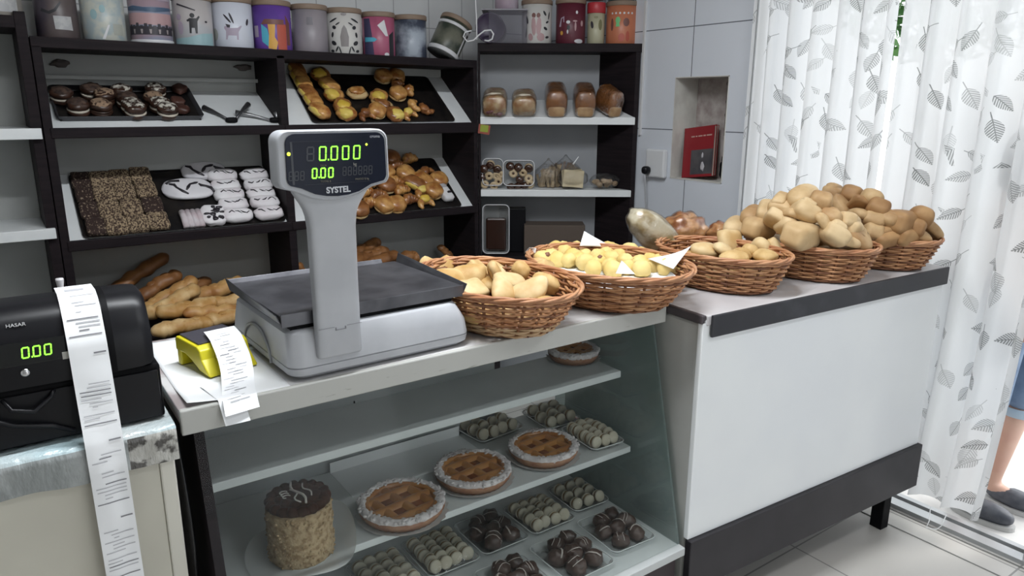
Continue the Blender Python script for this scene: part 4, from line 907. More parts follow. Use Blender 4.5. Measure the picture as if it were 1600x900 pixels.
bk = B(); bk.blob((0, 0, .048), (.022, .030, .046), (3, 3), 2, .15); bk.blob((-.005, .0, .10), (.018, .022, .022), seed=5, amp=.3)
tag(obj('black_bundle', bk, BLACKM, loc=(XR+.075, 2.175, NZ0+.005)), 'small black bundle squeezed beside the red books in the niche', 'bundle')
# ------------------------------------------------------------------ scale
sz = math.radians(1.5)
sc = thing('shop_scale', 'grey shop scale with steel pan and green number display on a pillar', 'scale', (.412, 1.310, .9725), sz)
W, D = .415, .385
b = B()
def rr_at(z, ix0, ix1, iy0, iy1, r=.03):
    w, d = W-ix0-ix1, D-iy0-iy1; return [(x+W/2+(ix0-ix1)/2, y+D/2+(iy0-iy1)/2, z) for x, y in rrect(w, d, r, 6)]
b.rings([rr_at(.004, .012, .012, .012, .012), rr_at(.012, .002, .002, .002, .002), rr_at(.026, .0, .0, .0, .0), rr_at(.0275, .003, .003, .003, .003), rr_at(.029, 0, 0, 0, 0), rr_at(.060, .002, .004, .004, .006), rr_at(.094, .004, .022, .012, .02), rr_at(.100, .010, .028, .020, .028, .026)], sm=True)
body = obj('scale_body', b, SCALEW, sc)
k_ = body.modifiers.new('split', 'EDGE_SPLIT'); k_.split_angle = .7
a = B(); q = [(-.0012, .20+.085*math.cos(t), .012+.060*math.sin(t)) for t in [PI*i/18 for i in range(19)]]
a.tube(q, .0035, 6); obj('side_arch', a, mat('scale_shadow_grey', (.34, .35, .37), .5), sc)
obj('dark_recess', B().bx(.014, W-.034, .030, D-.03, .098, .112), BLACKM, sc)
for x, y in ((.05, .05), (W-.05, .05), (.05, D-.05), (W-.05, D-.05)): obj('foot', B().lathe([(.012, 0), (.014, .005)], 14), BLACKP, sc, loc=(x, y, -.0005+.0005))
p = B(); px0, px1, py0, py1, pz = -.006, W-.008, .022, .345, .118
p.bx(px0, px1, py0, py1, pz+.012, pz+.015)
p.bx(px0, px1, py0-.002, py0+.001, pz-.008, pz+.018)       # front lip
def wall(x0, x1, y0, y1, dx, dy, z0, z1f, z1b):
    vs = [(x0, y0, z0), (x1, y1, z0), (x1+dx, y1+dy, z1b), (x0+dx, y0+dy, z1f)]; n_ = Vector((y1-y0, -(x1-x0), 0)).normalized()*.002
    p.add(vs+[tuple(Vector(v)+n_) for v in vs], [(0, 1, 2, 3), (7, 6, 5, 4), (0, 4, 5, 1), (1, 5, 6, 2), (2, 6, 7, 3), (3, 7, 4, 0)])
wall(px1, px1, py0, py1, .010, 0, pz, pz+.018, pz+.036); wall(px0, px0, py1, py0, -.008, 0, pz, pz+.030, pz+.018); wall(px1-.03, px0, py1, py1, 0, .014, pz, pz+.022, pz+.022)
obj('steel_pan', p, STEEL, sc, bevel=.0015)
# pillar with the flared display head: one outline swept back, with the head thicker
pb = B(); cx = .0985
prof = []
for z, hw, y0, y1 in ((.043, .044, -.010, .012), (.047, .046, -.012, .014), (.10, .0455, -.012, .016), (.20, .0455, -.012, .018), (.30, .0465, -.012, .018), (.322, .049, -.013, .018), (.335, .053, -.014, .018), (.346, .059, -.015, .017), (.356, .066, -.0155, .014), (.368, .074, -.0155, .010), (.40, .080, -.0155, .008)):
    ring = [(cx+hw*c_, (y0+y1)/2+(y1-y0)/2*s_) for c_, s_ in [(math.copysign(abs(math.cos(a))**.25, math.cos(a)), math.copysign(abs(math.sin(a))**.45, math.sin(a))) for a in [2*PI*i/32 for i in range(32)]]]
    prof.append([(x, y, z) for x, y in ring])
pb.rings(prof); obj('pillar', pb, SCALEW, sc)
obj('pillar_catch', B().bx(cx-.010, cx+.012, -.0135, -.0115, .097, .099).bx(cx-.010, cx-.008, -.0135, -.0115, .097, .103).bx(cx+.010, cx+.012, -.0135, -.0115, .097, .103).bx(cx-.045, cx-.012, -.0130, -.0118, .1035, .1045).bx(cx+.014, cx+.045, -.0130, -.0118, .1035, .1045), mat('catch_line', (.25, .25, .27), .5), sc)
HO = []
def arc(cx_, cz_, r, a0, a1, n=6): return [(cx_+r*math.cos(math.radians(a0+(a1-a0)*i/n)), cz_+r*math.sin(math.radians(a0+(a1-a0)*i/n))) for i in range(n+1)]
hx0, hx1, hz1, hzs = -.006, .211, .480, .392
HO = arc(hx1-.020, hz1-.020, .020, 0, 90) + arc(hx0+.020, hz1-.020, .020, 90, 180) + [(hx0-.001, hzs)] + arc(hx0+.016, hzs, .017, 185, 235) + [(.022, .372), (.050, .3585), (.075, .353), (cx, .3515), (.122, .353), (.147, .3585), (.175, .372)] + arc(hx1-.016, hzs, .017, -55, -5) + [(hx1+.001, hzs)]
def ins(k, y, sc_=1.0):
    c_ = Vector((cx, .42)); return [(c_.x+(x-c_.x)*k, y, c_.y+(z-c_.y)*(k if k <= 1 else k)) for x, z in HO]
hb_ = B(); hb_.rings([ins(.93, .024), ins(.985, .019), ins(1.0, .010), ins(1.0, -.018), ins(.985, -.0235), ins(.965, -.0255), ins(.955, -.0255), ins(.95, -.0235)])
hd = obj('display_head', hb_, SCALEW, sc, fix=True)
k_ = hd.modifiers.new('split', 'EDGE_SPLIT'); k_.split_angle = .9
def scr(k, y):
    c_ = Vector((cx+.004, .4205)); return [(c_.x+(x-cx)*k, y, c_.y+(z-.42)*k) for x, z in HO]
s_b = B(); s_b.rings([scr(.885, -.0236), scr(.89, -.0262), scr(.885, -.0268)], sm=False); obj('screen', s_b, mat('dark_blue_screen', (.012, .015, .028), .15, spec=.12), sc, fix=True)
dg = B(); YD = -.0276
for i, c_ in enumerate('0000'): seven(dg, '0', .0705+.0222*i, .4265-.0008*i*0, .0118, .0235, .0023, YD)
dg.bx(.0865, .0885, YD, YD+.0008, .4255, .4285)
obj('weight_digits', dg, GREEN, sc)
d2 = B()
for i in range(3): seven(d2, '0', .0560+.0150*i + (.0 if i else -.001), .3950, .0082, .0170, .0023, YD)
d2.bx(.0668, .0690, YD, YD+.0008, .3946, .3972); obj('price_digits', d2, GREEN, sc)
off = B()
seven(off, '8', .0475, .4265, .0118, .0235, .0026, YD+.0003); obj('unlit_digit', off, OFFSEG, sc); off = B()
for i in range(6): seven(off, '8', .114+.0105*i, .397, .0062, .0150, .0016, YD+.0003)
obj('unlit_digit', off, OFFSEG, sc); off = B()
for i in range(3): seven(off, '8', .012+.0105*i, .393, .0062, .0150, .0016, YD+.0003)
obj('unlit_digit', off, OFFSEG, sc)
for x, z, r_ in ((.0145, .4395, .0033), (.1640, .4520, .0022)):
    l_ = B(); l_.lathe([(r_, 0), (r_*.9, .0008)], 14, 0, Matrix.Translation((x, YD, z)) @ Matrix.Rotation(PI/2, 4, 'X')); obj('indicator_lamp', l_, YLED, sc)
LET = mat('screen_lettering', (.55, .56, .60), .4); LETD = mat('dim_screen_lettering', (.13, .12, .10), .5)
text('maker_name', 'SYSTEL', .0152, LET, sc, (.1035, YD, .3710), (PI/2, 0, 0), .0004, bold=.0005)
text('model_mark', 'croma', .0080, mat('pale_mark', (.36, .37, .42), .4), sc, (.182, YD, .4665), (PI/2, 0, 0))
text('unit_mark', 'kg', .0072, mat('dim_unit', (.30, .29, .27), .5), sc, (.139, YD, .4165), (PI/2, 0, 0))
text('unit_mark', 'PRECIO $ kg', .0052, LETD, sc, (.152, YD, .3885), (PI/2, 0, 0)); text('unit_mark', 'TARA', .0050, LETD, sc, (.077, YD, .4165), (PI/2, 0, 0)); text('unit_mark', 'TOTAL $', .0050, LETD, sc, (.080, YD, .388), (PI/2, 0, 0))
obj('screen_line', B().bx(.04, .17, YD+.0004, YD+.0008, .3835, .3838).bx(.018, .022, YD+.0004, YD+.0008, .385, .4605).bx(.018, .13, YD+.0004, YD+.0008, .4600, .4603), OFFSEG, sc)
# ------------------------------------------------------------------ white sheets, yellow card reader with its slip
sh = B()
def sheet(u, v):
    x = .222+u*.185; y = 1.312+v*.425; z = .9735
    e = max(0, (.10-(y-1.312))/.10); c_ = max(0, (.07-(x-.222))/.07)
    return (x+.0*e, y - .004*e, z + .010*e*c_ + .0012*noise.noise(Vector((x*20, y*12, 0))))
sh.grid(sheet, 20, 40); o = obj('paper_sheet', sh, PAPER); k_ = o.modifiers.new('thick', 'SOLIDIFY'); k_.thickness = .0004
tag(o, 'white paper sheet with a curled corner laid on the display counter beside the register', 'paper')
sl2 = B(); sl2.grid(lambda u, v: (.388+u*.045-.004*v, 1.56+v*.17, .9752+.003*math.sin(v*PI)), 4, 12)
for i in range(9): sl2.add([(.392+.004*i*0, 1.575+.016*i, .9765+.003*math.sin((.015+.016*i)/.17*PI)), (.424, 1.575+.016*i, .9765+.003*math.sin((.015+.016*i)/.17*PI)), (.424, 1.580+.016*i, .9765+.003*math.sin((.02+.016*i)/.17*PI)), (.392, 1.580+.016*i, .9765+.003*math.sin((.02+.016*i)/.17*PI))], [(0, 1, 2, 3)], 1)
tag(obj('printed_card', sl2, [PAPER, INK]), 'printed black and white card tucked under the edge of the scale', 'card')
YEL = mat('yellow_plastic', (.66, .58, .02), .35)
cr = thing('card_reader', 'yellow card reader with dark top and printed paper slip', 'card reader', (.318, 1.522, .9758), .25)
pf = [(-.056, .030), (-.052, .048), (-.040, .055), (.044, .060), (.050, .054), (.050, .030), (.012, .030), (-.012, .022), (-.045, .006), (-.085, .0005), (-.080, .006)]
vb_ = B(); nn_ = len(pf)
vs = [(x, y, z-.0+.0) for x in (-.052, .052) for y, z in pf]
vb_.add(vs, [tuple(range(nn_)), tuple(range(2*nn_-1, nn_-1, -1))]+[(i, nn_+i, nn_+(i+1) % nn_, (i+1) % nn_) for i in range(nn_)])
obj('reader_body', vb_, YEL, cr, fix=True, bevel=.003)
obj('reader_skid', B().bx(-.052, .052, .030, .046, .0, .034), YEL, cr, bevel=.003)
obj('reader_top', B().box((.002, .004, .0590), (.094, .078, .004), Matrix.Rotation(.06, 3, 'X')), mat('reader_dark_top', (.055, .052, .065), .3), cr, bevel=.001)
kb_ = B(); kb_.lathe([(.006, 0), (.007, .004), (.004, .008)], 14, 0, Matrix.Translation((-.018, -.056, .032)) @ Matrix.Rotation(PI/2, 4, 'X')); obj('tear_knob', kb_, CHROME, cr)
# printed slip: leaves the reader, falls to the counter and over its front edge
def slip_pt(u, s):
    """s: 0..1 along the strip"""
    if s < .16: k = s/.16; c_ = Vector((.336, 1.525-.052*k, 1.044-.004*k*k))
    else:
        k = (s-.16)/.84
        y = 1.473 - k*.195; x = .336 - .022*k + .006*math.sin(k*PI*1.6)
        z = .9775 + .0625*(1-k)**2.2 + .003*math.sin(k*PI*2)
        if k > .9: z -= (k-.9)*.22
        c_ = Vector((x, y, max(z, .976) if k < .9 else z))
    return c_ + Vector((math.cos(.16), math.sin(.16), 0))*(u-.5)*.064
pp = B(); pp.grid(slip_pt, 6, 60)
for i in range(26):
    s0 = .10+.033*i; r_ = random.Random(i)
    for q_ in range(r_.choice((1, 2, 2))):
        a_ = r_.uniform(.06, .55); b2 = min(.94, a_+r_.uniform(.15, .38)); hh = .004 if r_.random() < .7 else .007
        pts_ = [slip_pt(a_+(b2-a_)*k/3, s0+hh*t_*1.2) + Vector((0, -.0004, .0009)) for t_ in (0, 1) for k in range(4)]
        pp.add(pts_, [(k, k+1, k+5, k+4) for k in range(3)], 1 if r_.random() < .45 else 2, False)
obj('paper_slip', pp, [PAPERT, INK, INKL], None); sl_o = bpy.context.scene.objects['paper_slip']; tag(sl_o, 'printed paper slip running from the yellow reader over the counter edge', 'receipt')
tl = B(); tl.grid(lambda u, v: (.262+u*.044+.014*v, 1.395-v*.118, .9775+.0*u+(.0 if v < .45 else -(max(v, .78)-.78)*.19)), 4, 14)
tag(obj('paper_tail', tl, PAPERT), 'torn white paper tail drooping over the counter edge under the slip', 'receipt')
# ------------------------------------------------------------------ cash register and its drawer
dr = thing('cashbox', 'wide black cashbox under the till printer', 'cash drawer', (-.06, 1.50, .957))
obj('drawer_box', B().bx(-.22, .250, -.165, .22, 0, .100), BLACKM, dr, bevel=.005)
obj('drawer_front', B().bx(-.215, .245, -.170, -.166, .004, .09), BLACKP, dr, bevel=.003)
hk_ = B(); hk_.tube([(-.02, -.172, .088), (.0, -.178, .06), (.03, -.180, .045), (.08, -.176, .03), (.11, -.172, .012)], .004, 8); hk_.tube([(.02, -.172, .088), (.03, -.180, .07), (.06, -.182, .062), (.085, -.176, .08), (.09, -.172, .09)], .0035, 8)
obj('cable', hk_, BLACKP, dr)
rg = thing('cash_register', 'black till printer with green 0.00 display and a hanging receipt', 'cash register', (.03, 1.46, 1.059))
rb = B(); sec = [(-.135, .0), (-.138, .03), (-.136, .062), (-.128, .078), (-.118, .100), (-.100, .118), (-.075, .124), (-.02, .124), (.05, .108), (.11, .07), (.13, .0)]
n_ = len(sec); rings = []
for x, k in ((-.30, 1), (.10, 1), (.132, .985), (.146, .95), (.152, .86)):
    rings.append([(x, y*(.6+.4*k), .06+(z-.06)*k) for y, z in sec])
rb.rings(rings, sm=True); ro = obj('register_body', rb, BLACKP, rg, fix=True); k_ = ro.modifiers.new('split', 'EDGE_SPLIT'); k_.split_angle = .8
rd = B(); rd.rings([[(x, y*1.012, .06+(z-.06)*1.02) for y, z in sec[:10]] for x in (.085, .094)], closed=False, cap0=False, cap1=False); obj('seam_rib', rd, BLACKM, rg)
obj('display_window', B().box((-.04, -.1385, .058), (.13, .002, .038), 0), mat('register_window', (.006, .007, .008), .15), rg, bevel=.001)
dd = B()
for i in range(3): seven(dd, '0', -.0345+.0150*i, .0505, .0088, .0165, .0021, -.1402)
dd.bx(-.0225, -.0205, -.1402, -.1394, .0495, .052); obj('total_digits', dd, GREEN, rg)
obj('white_label', B().box((.0335, -.1395, .044), (.030, .001, .012)), mat('label_grey', (.42, .41, .38), .5), rg)
kl = B(); kl.lathe([(.0065, 0), (.0065, .002), (.003, .003)], 16, 0, Matrix.Translation((-.034, -.1385, .026)) @ Matrix.Rotation(PI/2, 4, 'X')); obj('lock', kl, CHROME, rg)
text('maker_name', 'HASAR', .0085, mat('silver_lettering', (.42, .42, .43), .4), rg, (-.036, -.1195, .1000), (.85, 0, 0))
# receipt: from the top slot down over the front, hanging in front of the desk
def rc(u, s):
    s *= 1.0
    path = [(1.445, 1.1885), (1.385, 1.1905), (1.358, 1.182), (1.336, 1.162), (1.325, 1.14), (1.316, 1.118), (1.312, 1.085), (1.305, 1.045), (1.295, 1.0), (1.283, .955), (1.278, .91), (1.275, .80), (1.273, .60), (1.271, .42)]
    L_ = [0]
    for i in range(1, len(path)): L_.append(L_[-1]+math.dist(path[i-1], path[i]))
    d_ = s*L_[-1]
    for i in range(1, len(path)):
        if d_ <= L_[i] or i == len(path)-1:
            k = (d_-L_[i-1])/(L_[i]-L_[i-1]); y = path[i-1][0]+(path[i][0]-path[i-1][0])*k; z = path[i-1][1]+(path[i][1]-path[i-1][1])*k; break
    return Vector((.084+.006*s+(u-.5)*.056, y+.003*noise.noise(Vector((u*2, s*9, 1))), z))
pb_ = B(); pb_.grid(rc, 6, 140)
rnd = random.Random(3)
def ink(u0, u1, s0, s1, m_):
    q_ = [rc(u0+(u1-u0)*k/3, s0+(s1-s0)*t_)+Vector((0, -.0008, .0005)) for t_ in (0, 1) for k in range(4)]
    pb_.add(q_, [(k, k+1, k+5, k+4) for k in range(3)], m_, False)
ink(.22, .72, .035, .055, 2)
for blk in (.075, .245, .405, .565, .725):
    for i in range(13):
        s0 = blk + .0075*i
        if rnd.random() < .25: continue
        a_ = rnd.choice((.10, .12, .30, .36)); b2 = rnd.choice((.5, .62, .90, .92)); ink(a_, b2, s0, s0+.0022, 2 if rnd.random() < .75 else 1)
    ink(.08, .92, blk+.10, blk+.1022, 1)
    ink(.62, .94, blk+.135, blk+.138, 1)
rc_o = obj('receipt_tape', pb_, [PAPERT, INK, INKL]); k_ = None
tag(rc_o, 'long white receipt tape hanging from the till printer down the cash desk', 'receipt')
bo = thing('spray_bottle', 'small clear bottle with a violet collar and white nozzle behind the register', 'bottle', (.078, 1.70, .952))
obj('bottle_body', B().lathe([(.018, 0), (.021, .004), (.021, .13), (.014, .15), (.009, .155)], 20), clear_mat('bottle_plastic', (.85, .85, .88), .05, .6, .1, milk=.35, milkcol=(.5, .5, .53)), bo)
obj('collar', B().lathe([(.010, .154), (.011, .158), (.011, .166), (.008, .168)], 18), mat('violet_collar', (.12, .05, .40), .4), bo)
obj('nozzle', B().lathe([(.0045, .167), (.006, .172), (.0055, .182), (.0075, .196), (.007, .200)], 16), mat('white_nozzle', (.66, .64, .66), .4), bo)
# ------------------------------------------------------------------ wicker baskets
WK = mat('wicker', (.38, .17, .075), .42, (.54, .29, .145), 26, .35, .65, 4, spec=.4)
WKD = mat('dark_wicker', (.16, .062, .028), .5, (.27, .115, .05), 22, .35, .65)
WKP = mat('pale_wicker', (.55, .38, .22), .5, (.42, .25, .13), 26, .35, .65)
WKR = mat('wicker_rim', (.40, .17, .08), .4, (.55, .29, .15), 18, .35, .65)
ZC0 = .9725
def basket(label, cx, cy, a, bb, th, h, s, pale=0, tilt=None, rows=11, stakes=26):
    o = thing('wicker_basket', label, 'basket', (cx, cy, ZC0), group='wicker baskets on the counters', rot=Euler((tilt or (0, 0))+(th,)) if tilt else Euler((0, 0, th)))
    def el(t, k, off=0): # k 0..1 up the wall
        f = s+(1-s)*(k**.8); x, y = a*f*math.cos(t), bb*f*math.sin(t)
        n = Vector((math.cos(t)/a, math.sin(t)/bb, 0)).normalized(); return Vector((x, y, .006+(h-.012)*k)) + n*off
    bs = B(); bs.lathe([(.001, .003), (1, .003), (1, .008), (.001, .008)], 40); bs.v = [(x*a*s*1.0, y*bb*s, z) for x, y, z in bs.v]
    obj('base', bs, WKD, o)
    w = B(); N = stakes*2
    for r in range(rows):
        k = (r+.3)/rows; m_ = 2 if r < pale else (0 if (r % 4) else 1)
        w.tube([el(2*PI*j/N, k, (.0058 if ((j//2+r) % 2) else -.0050)*(1 if j % 2 == 0 else .30)) + Vector((0, 0, .0012*noise.noise(Vector((j*.7, r*2.3, cx*9))))) for j in range(N)], .0034, 6, m_, close=True)
    for j in range(stakes):
        t = 2*PI*(j*2+.0)/N; w.tube([el(t, k/5*1.0, 0) for k in range(6)], .0038, 6, 1)
    obj('woven_wall', w, [WK, WKD, WKP], o)
    rm = B(); M = stakes*3
    for q in range(3):
        rm.tube([el(2*PI*j/M, 1, .002+.0042*math.cos(j*.62+q*2.094)) + Vector((0, 0, .0036*math.sin(j*.62+q*2.094))) for j in range(M)], .0038, 6, close=True)
    for q in range(2): rm.tube([el(2*PI*j/M, .95-.05*q, .003+.002*math.sin(j*.9+q*3)) for j in range(M)], .0030, 6, close=True)
    obj('braided_rim', rm, WKR, o)
    return o
BK = {}
BK['A'] = (.975, 1.445, .250, .168, 1.60, .118, .68); BK['B'] = (1.350, 1.449, .256, .190, 1.62, .114, .70)
BK['C'] = (1.755, 1.386, .215, .150, 1.60, .112, .78); BK['D'] = (2.100, 1.318, .215, .150, 1.60, .114, .78); BK['E'] = (2.428, 1.290, .215, .150, 1.60, .110, .76)
NMS = {'A': 'wicker basket of flat pale rolls beside the scale', 'B': 'paper-lined wicker basket of small round yellow cheese rolls', 'C': 'wicker basket of a few pale rolls, first on the bread counter',
       'D': 'wicker basket heaped with pale rolls, middle of the bread counter', 'E': 'wicker basket heaped with browner rolls, next to the curtain'}
for k_, v_ in BK.items(): basket(NMS[k_], *v_, pale=4 if k_ == 'A' else 0, rows=15)
# rolls
def bread(n, a, b_, lo=.36, hi=.64): return mat(n, a, .55, b_, 16, lo, hi, 4, bump=.15, bscale=50, spec=.3)
PALE = bread('pale_roll_crust', (.46, .27, .09), (.68, .49, .24)); PALE2 = bread('floury_roll_crust', (.54, .35, .15), (.70, .55, .32))
TAN = bread('tan_roll_crust', (.36, .21, .095), (.55, .38, .20)); BRN = bread('brown_roll_crust', (.27, .14, .058), (.42, .25, .115)); BUFF = bread('buff_roll_crust', (.47, .31, .15), (.64, .48, .28))
CHEESE = bread('yellow_cheese_roll_crust', (.68, .47, .14), (.76, .60, .26)); CHEESED = mat('browned_cheese', (.22, .10, .06), .5)
def heart(v, q=.35):
    k = 1 - q*max(0, v.y*30)*(max(0, 1-abs(v.x)*40)); return (v.x*(1+.35*(v.y/.05)), v.y*k, v.z)
def roll_me(kind, seed):
    b = B(); r_ = random.Random(seed*7+1)
    if kind == 'flat':       # thick flat roll with a rounded three-cornered outline
        b.blob((0, 0, 0), (.050, .040, .023), (2.6, 2.1), seed, .07, 3, nu=30, nv=14, fn=lambda v: (v.x*(1+.30*v.y/.04), v.y, v.z*(1+.12*v.y/.04) if v.z > 0 else max(v.z, -.012)))
    elif kind == 'heart':
        b.blob((0, 0, 0), (.052, .046, .019), (2.1, 2.6), seed, .05, 3, nu=36, nv=14, fn=lambda v: (v.x*(1+.22*v.y/.046), v.y-(.024*max(0, 1-abs(v.x)/.026) if v.y > .0 else 0), v.z))
    elif kind == 'boxy':     # short roll with blunt, pinched ends
        b.blob((0, 0, 0), (.044, .031, .029), (5, 3.2), seed, .06, 3, nu=36, nv=18, fn=lambda v: (v.x, v.y*(1-.16*abs(v.x/.044)**3), v.z*(1-.10*abs(v.x/.044)**3)))
        b.blob((.0415, 0, 0), (.006, .016, .015), (2, 2), seed+2, .35, 6, nu=14, nv=8, m=0)
    elif kind == 'torn':     # roll with a raised, torn seam
        b.blob((0, 0, -.003), (.042, .033, .025), (4.5, 3), seed, .06, 3, nu=32, nv=18)
        b.blob((.002, .007, .012), (.036, .020, .019), (5, 3), seed+4, .07, 4, nu=28, nv=14)
    elif kind == 'crease':   # oval roll with a pleated crease
        b.blob((0, 0, 0), (.046, .031, .026), (2.6, 2.4), seed, .06, 3, nu=28, nv=16)
        for i in range(5): b.blob((-.022+.011*i, .002, .0185-.0016*abs(i-2)), (.0058, .019, .0095), (2, 2), seed+i, .1, 4, nu=10, nv=8)
    elif kind == 'square':
        b.blob((0, 0, 0), (.042, .038, .020), (5, 3), seed, .08, 3, nu=32, nv=14)
    elif kind == 'ball':
        b.blob((0, 0, 0), (.0225, .0225, .0205), (2, 2.2), seed, .13, 4, nu=18, nv=12)
        if seed % 3 == 0: b.blob((.010, -.012, .010), (.008, .007, .006), seed=seed, amp=.5, nu=8, nv=6, m=1)
    return b
RM = {(k, s): None for k in ('flat', 'heart', 'boxy', 'torn', 'crease', 'square', 'ball') for s in range(4)}
def rmesh(kind, s, m_):
    key = (kind, s, m_.name)
    if key not in RM: RM[key] = roll_me(kind, s).mesh('bread_roll', [m_, CHEESED])
    return RM[key]
def rolls(bk, lst, name, phrase, anchor, gap, place, mats, grp, sc=1.0):
    pos = [place(x, y, it[2:]) for it in lst for x, y in [it[:2]]]
    lab = row_labels([(it[0]*1.0, -it[1]) for it in lst], phrase, anchor, gap)
    for i, (p, it) in enumerate(zip(pos, lst)):
        rx, ry, rz = it[3]; s_ = it[4] if len(it) > 4 else 1.0
        m_ = mats[it[5] if len(it) > 5 else i % len(mats)]
        tag(put(name, rmesh(it[2], i % 4, m_), None, p, Euler((rx, ry, rz)), s_*sc), lab[i], 'bread roll', grp)
def flatplace(z): return lambda x, y, r: atz(x, y, r[3] if len(r) > 3 and False else z)
# basket A: flat rolls, px centres
A_ = [(683, 420, 'heart', (1.0, .0, -.35), 1.02, 1), (706, 437, 'flat', (.45, .15, .3), 1.05), (749, 422, 'square', (.7, .2, .7), .95, 1), (735, 431, 'flat', (.75, -.1, -.3), .95, 1), (773, 431, 'flat', (1.2, .5, 1.0), .95, 0), (783, 419, 'square', (.5, .0, .2), .85, 0), (738, 453, 'square', (.45, .0, .1), .95, 0),
      (787, 455, 'flat', (.5, -.5, .9), .85, 0), (800, 441, 'flat', (.3, .2, .1), 1.0, 0), (818, 424, 'crease', (.5, .35, .6), 1.05, 1), (829, 455, 'flat', (.5, -.4, -.6), 1.0, 0), (842, 414, 'crease', (.5, .0, .2), .8, 0), (856, 426, 'square', (1.1, .3, .5), 1.0, 1), (854, 443, 'crease', (.25, .45, -.3), .95, 1)]
def place_plane(bk, z0, k):
    cx, cy = BK[bk][:2]
    def f(x, y, r):
        d = max(-1, min(1, (y-k[0])/(k[1]-k[0]))); return atz(x, y, z0 + (k[2] if len(k) > 2 else 0)*d)
    return f
rolls('A', A_, 'bread_roll', 'flat pale roll in the basket by the scale', 'the scale', 9, place_plane('A', 1.060, (430, 455, .0)), [PALE2, PALE], 'flat rolls in the basket by the scale', .92)
# basket B: small balls
B_ = [(857, 395), (868, 391), (882, 396), (895, 402), (879, 389), (900, 390), (913, 391), (926, 389), (940, 390), (935, 402), (947, 399), (961, 393), (968, 401), (984, 393), (996, 397), (1003, 400), (1019, 406), (905, 406), (914, 410), (935, 411), (956, 405), (953, 416), (977, 408), (1000, 411), (888, 407), (927, 419), (958, 421), (1003, 420), (1021, 415), (1042, 418), (1056, 414), (847, 405), (871, 407), (980, 418), (862, 402), (913, 400), (950, 389), (1030, 409), (1044, 412)]
b_l = [(x, y, 'ball', (R.uniform(-.6, .6), R.uniform(-.6, .6), R.uniform(0, 6)), R.uniform(1.08, 1.3)) for x, y in B_]
rolls('B', b_l, 'cheese_roll', 'small yellow cheese roll in the lined basket', 'the scale side', 4.5, lambda x, y, r: atz(x, y, 1.054 + .006*noise.noise(Vector((x*.3, y*.3, 0)))), [CHEESE], 'yellow cheese rolls in the lined basket')
und = B()
# white paper liner of basket B
def liner(name, pts, label, z=None):
    b = B(); P = [Vector(p) for p in pts]; n = len(P)
    def f(u, v): 
        a = P[0].lerp(P[1], u); c = P[3].lerp(P[2], u); q = a.lerp(c, v); return q + Vector((0, 0, .004*math.sin(u*PI)*math.sin(v*PI)))
    b.grid(f, 8, 8); o = obj(name, b, PAPER); k = o.modifiers.new('thick', 'SOLIDIFY'); k.thickness = .0008
    return tag(o, label, 'paper', 'paper liners of the cheese roll basket')
cx, cy = BK['B'][:2]
liner('paper_liner', (hit(906, 384, (0, 1.62, 0), (0, 1, 0)), hit(958, 386, (0, 1.62, 0), (0, 1, 0)), hit(930, 371, (0, 1.645, 0), (0, 1, 0)), hit(913, 361, (0, 1.65, 0), (0, 1, 0))), 'white paper liner corner poking up at the back of the cheese roll basket')
liner('paper_liner', (atz(1012, 404, 1.075), atz(1052, 420, 1.070), atz(1080, 384, 1.118), atz(1058, 396, 1.098)), 'white paper liner turned up at the basket end beside the bagged bread')
liner('paper_liner', (atz(962, 427, 1.070), atz(992, 428, 1.072), atz(977, 412, 1.084), atz(971, 407, 1.086)), 'small white paper point sticking up among the front cheese rolls')
liner('paper_liner', (atz(820, 394, 1.07), atz(836, 396, 1.075), atz(838, 388, 1.09), atz(827, 387, 1.09)), 'white paper liner tip at the basket end next to the flat rolls')
# basket C
C_ = [(1105, 392, 'flat', (.2, .1, .2), 1.05), (1141, 378, 'square', (1.15, .1, -.15), 1.05, 0), (1132, 394, 'flat', (.6, .2, .6), 1.0, 0), (1158, 398, 'flat', (.3, .4, 1.0), .75, 1), (1170, 394, 'crease', (.5, .6, .9), .8, 1), (1187, 388, 'crease', (.6, .6, .9), 1.0, 0), (1213, 389, 'square', (1.0, .3, .4), .92, 0), (1150, 402, 'flat', (0, 0, 0), .9, 1), (1196, 400, 'flat', (0, 0, 1), .9, 1)]
rolls('C', C_, 'bread_roll', 'pale roll in the first counter basket', 'the bagged bread', 6, place_plane('C', 1.072, (380, 400, -.012)), [PALE2, PALE], 'rolls in the first basket of the bread counter')
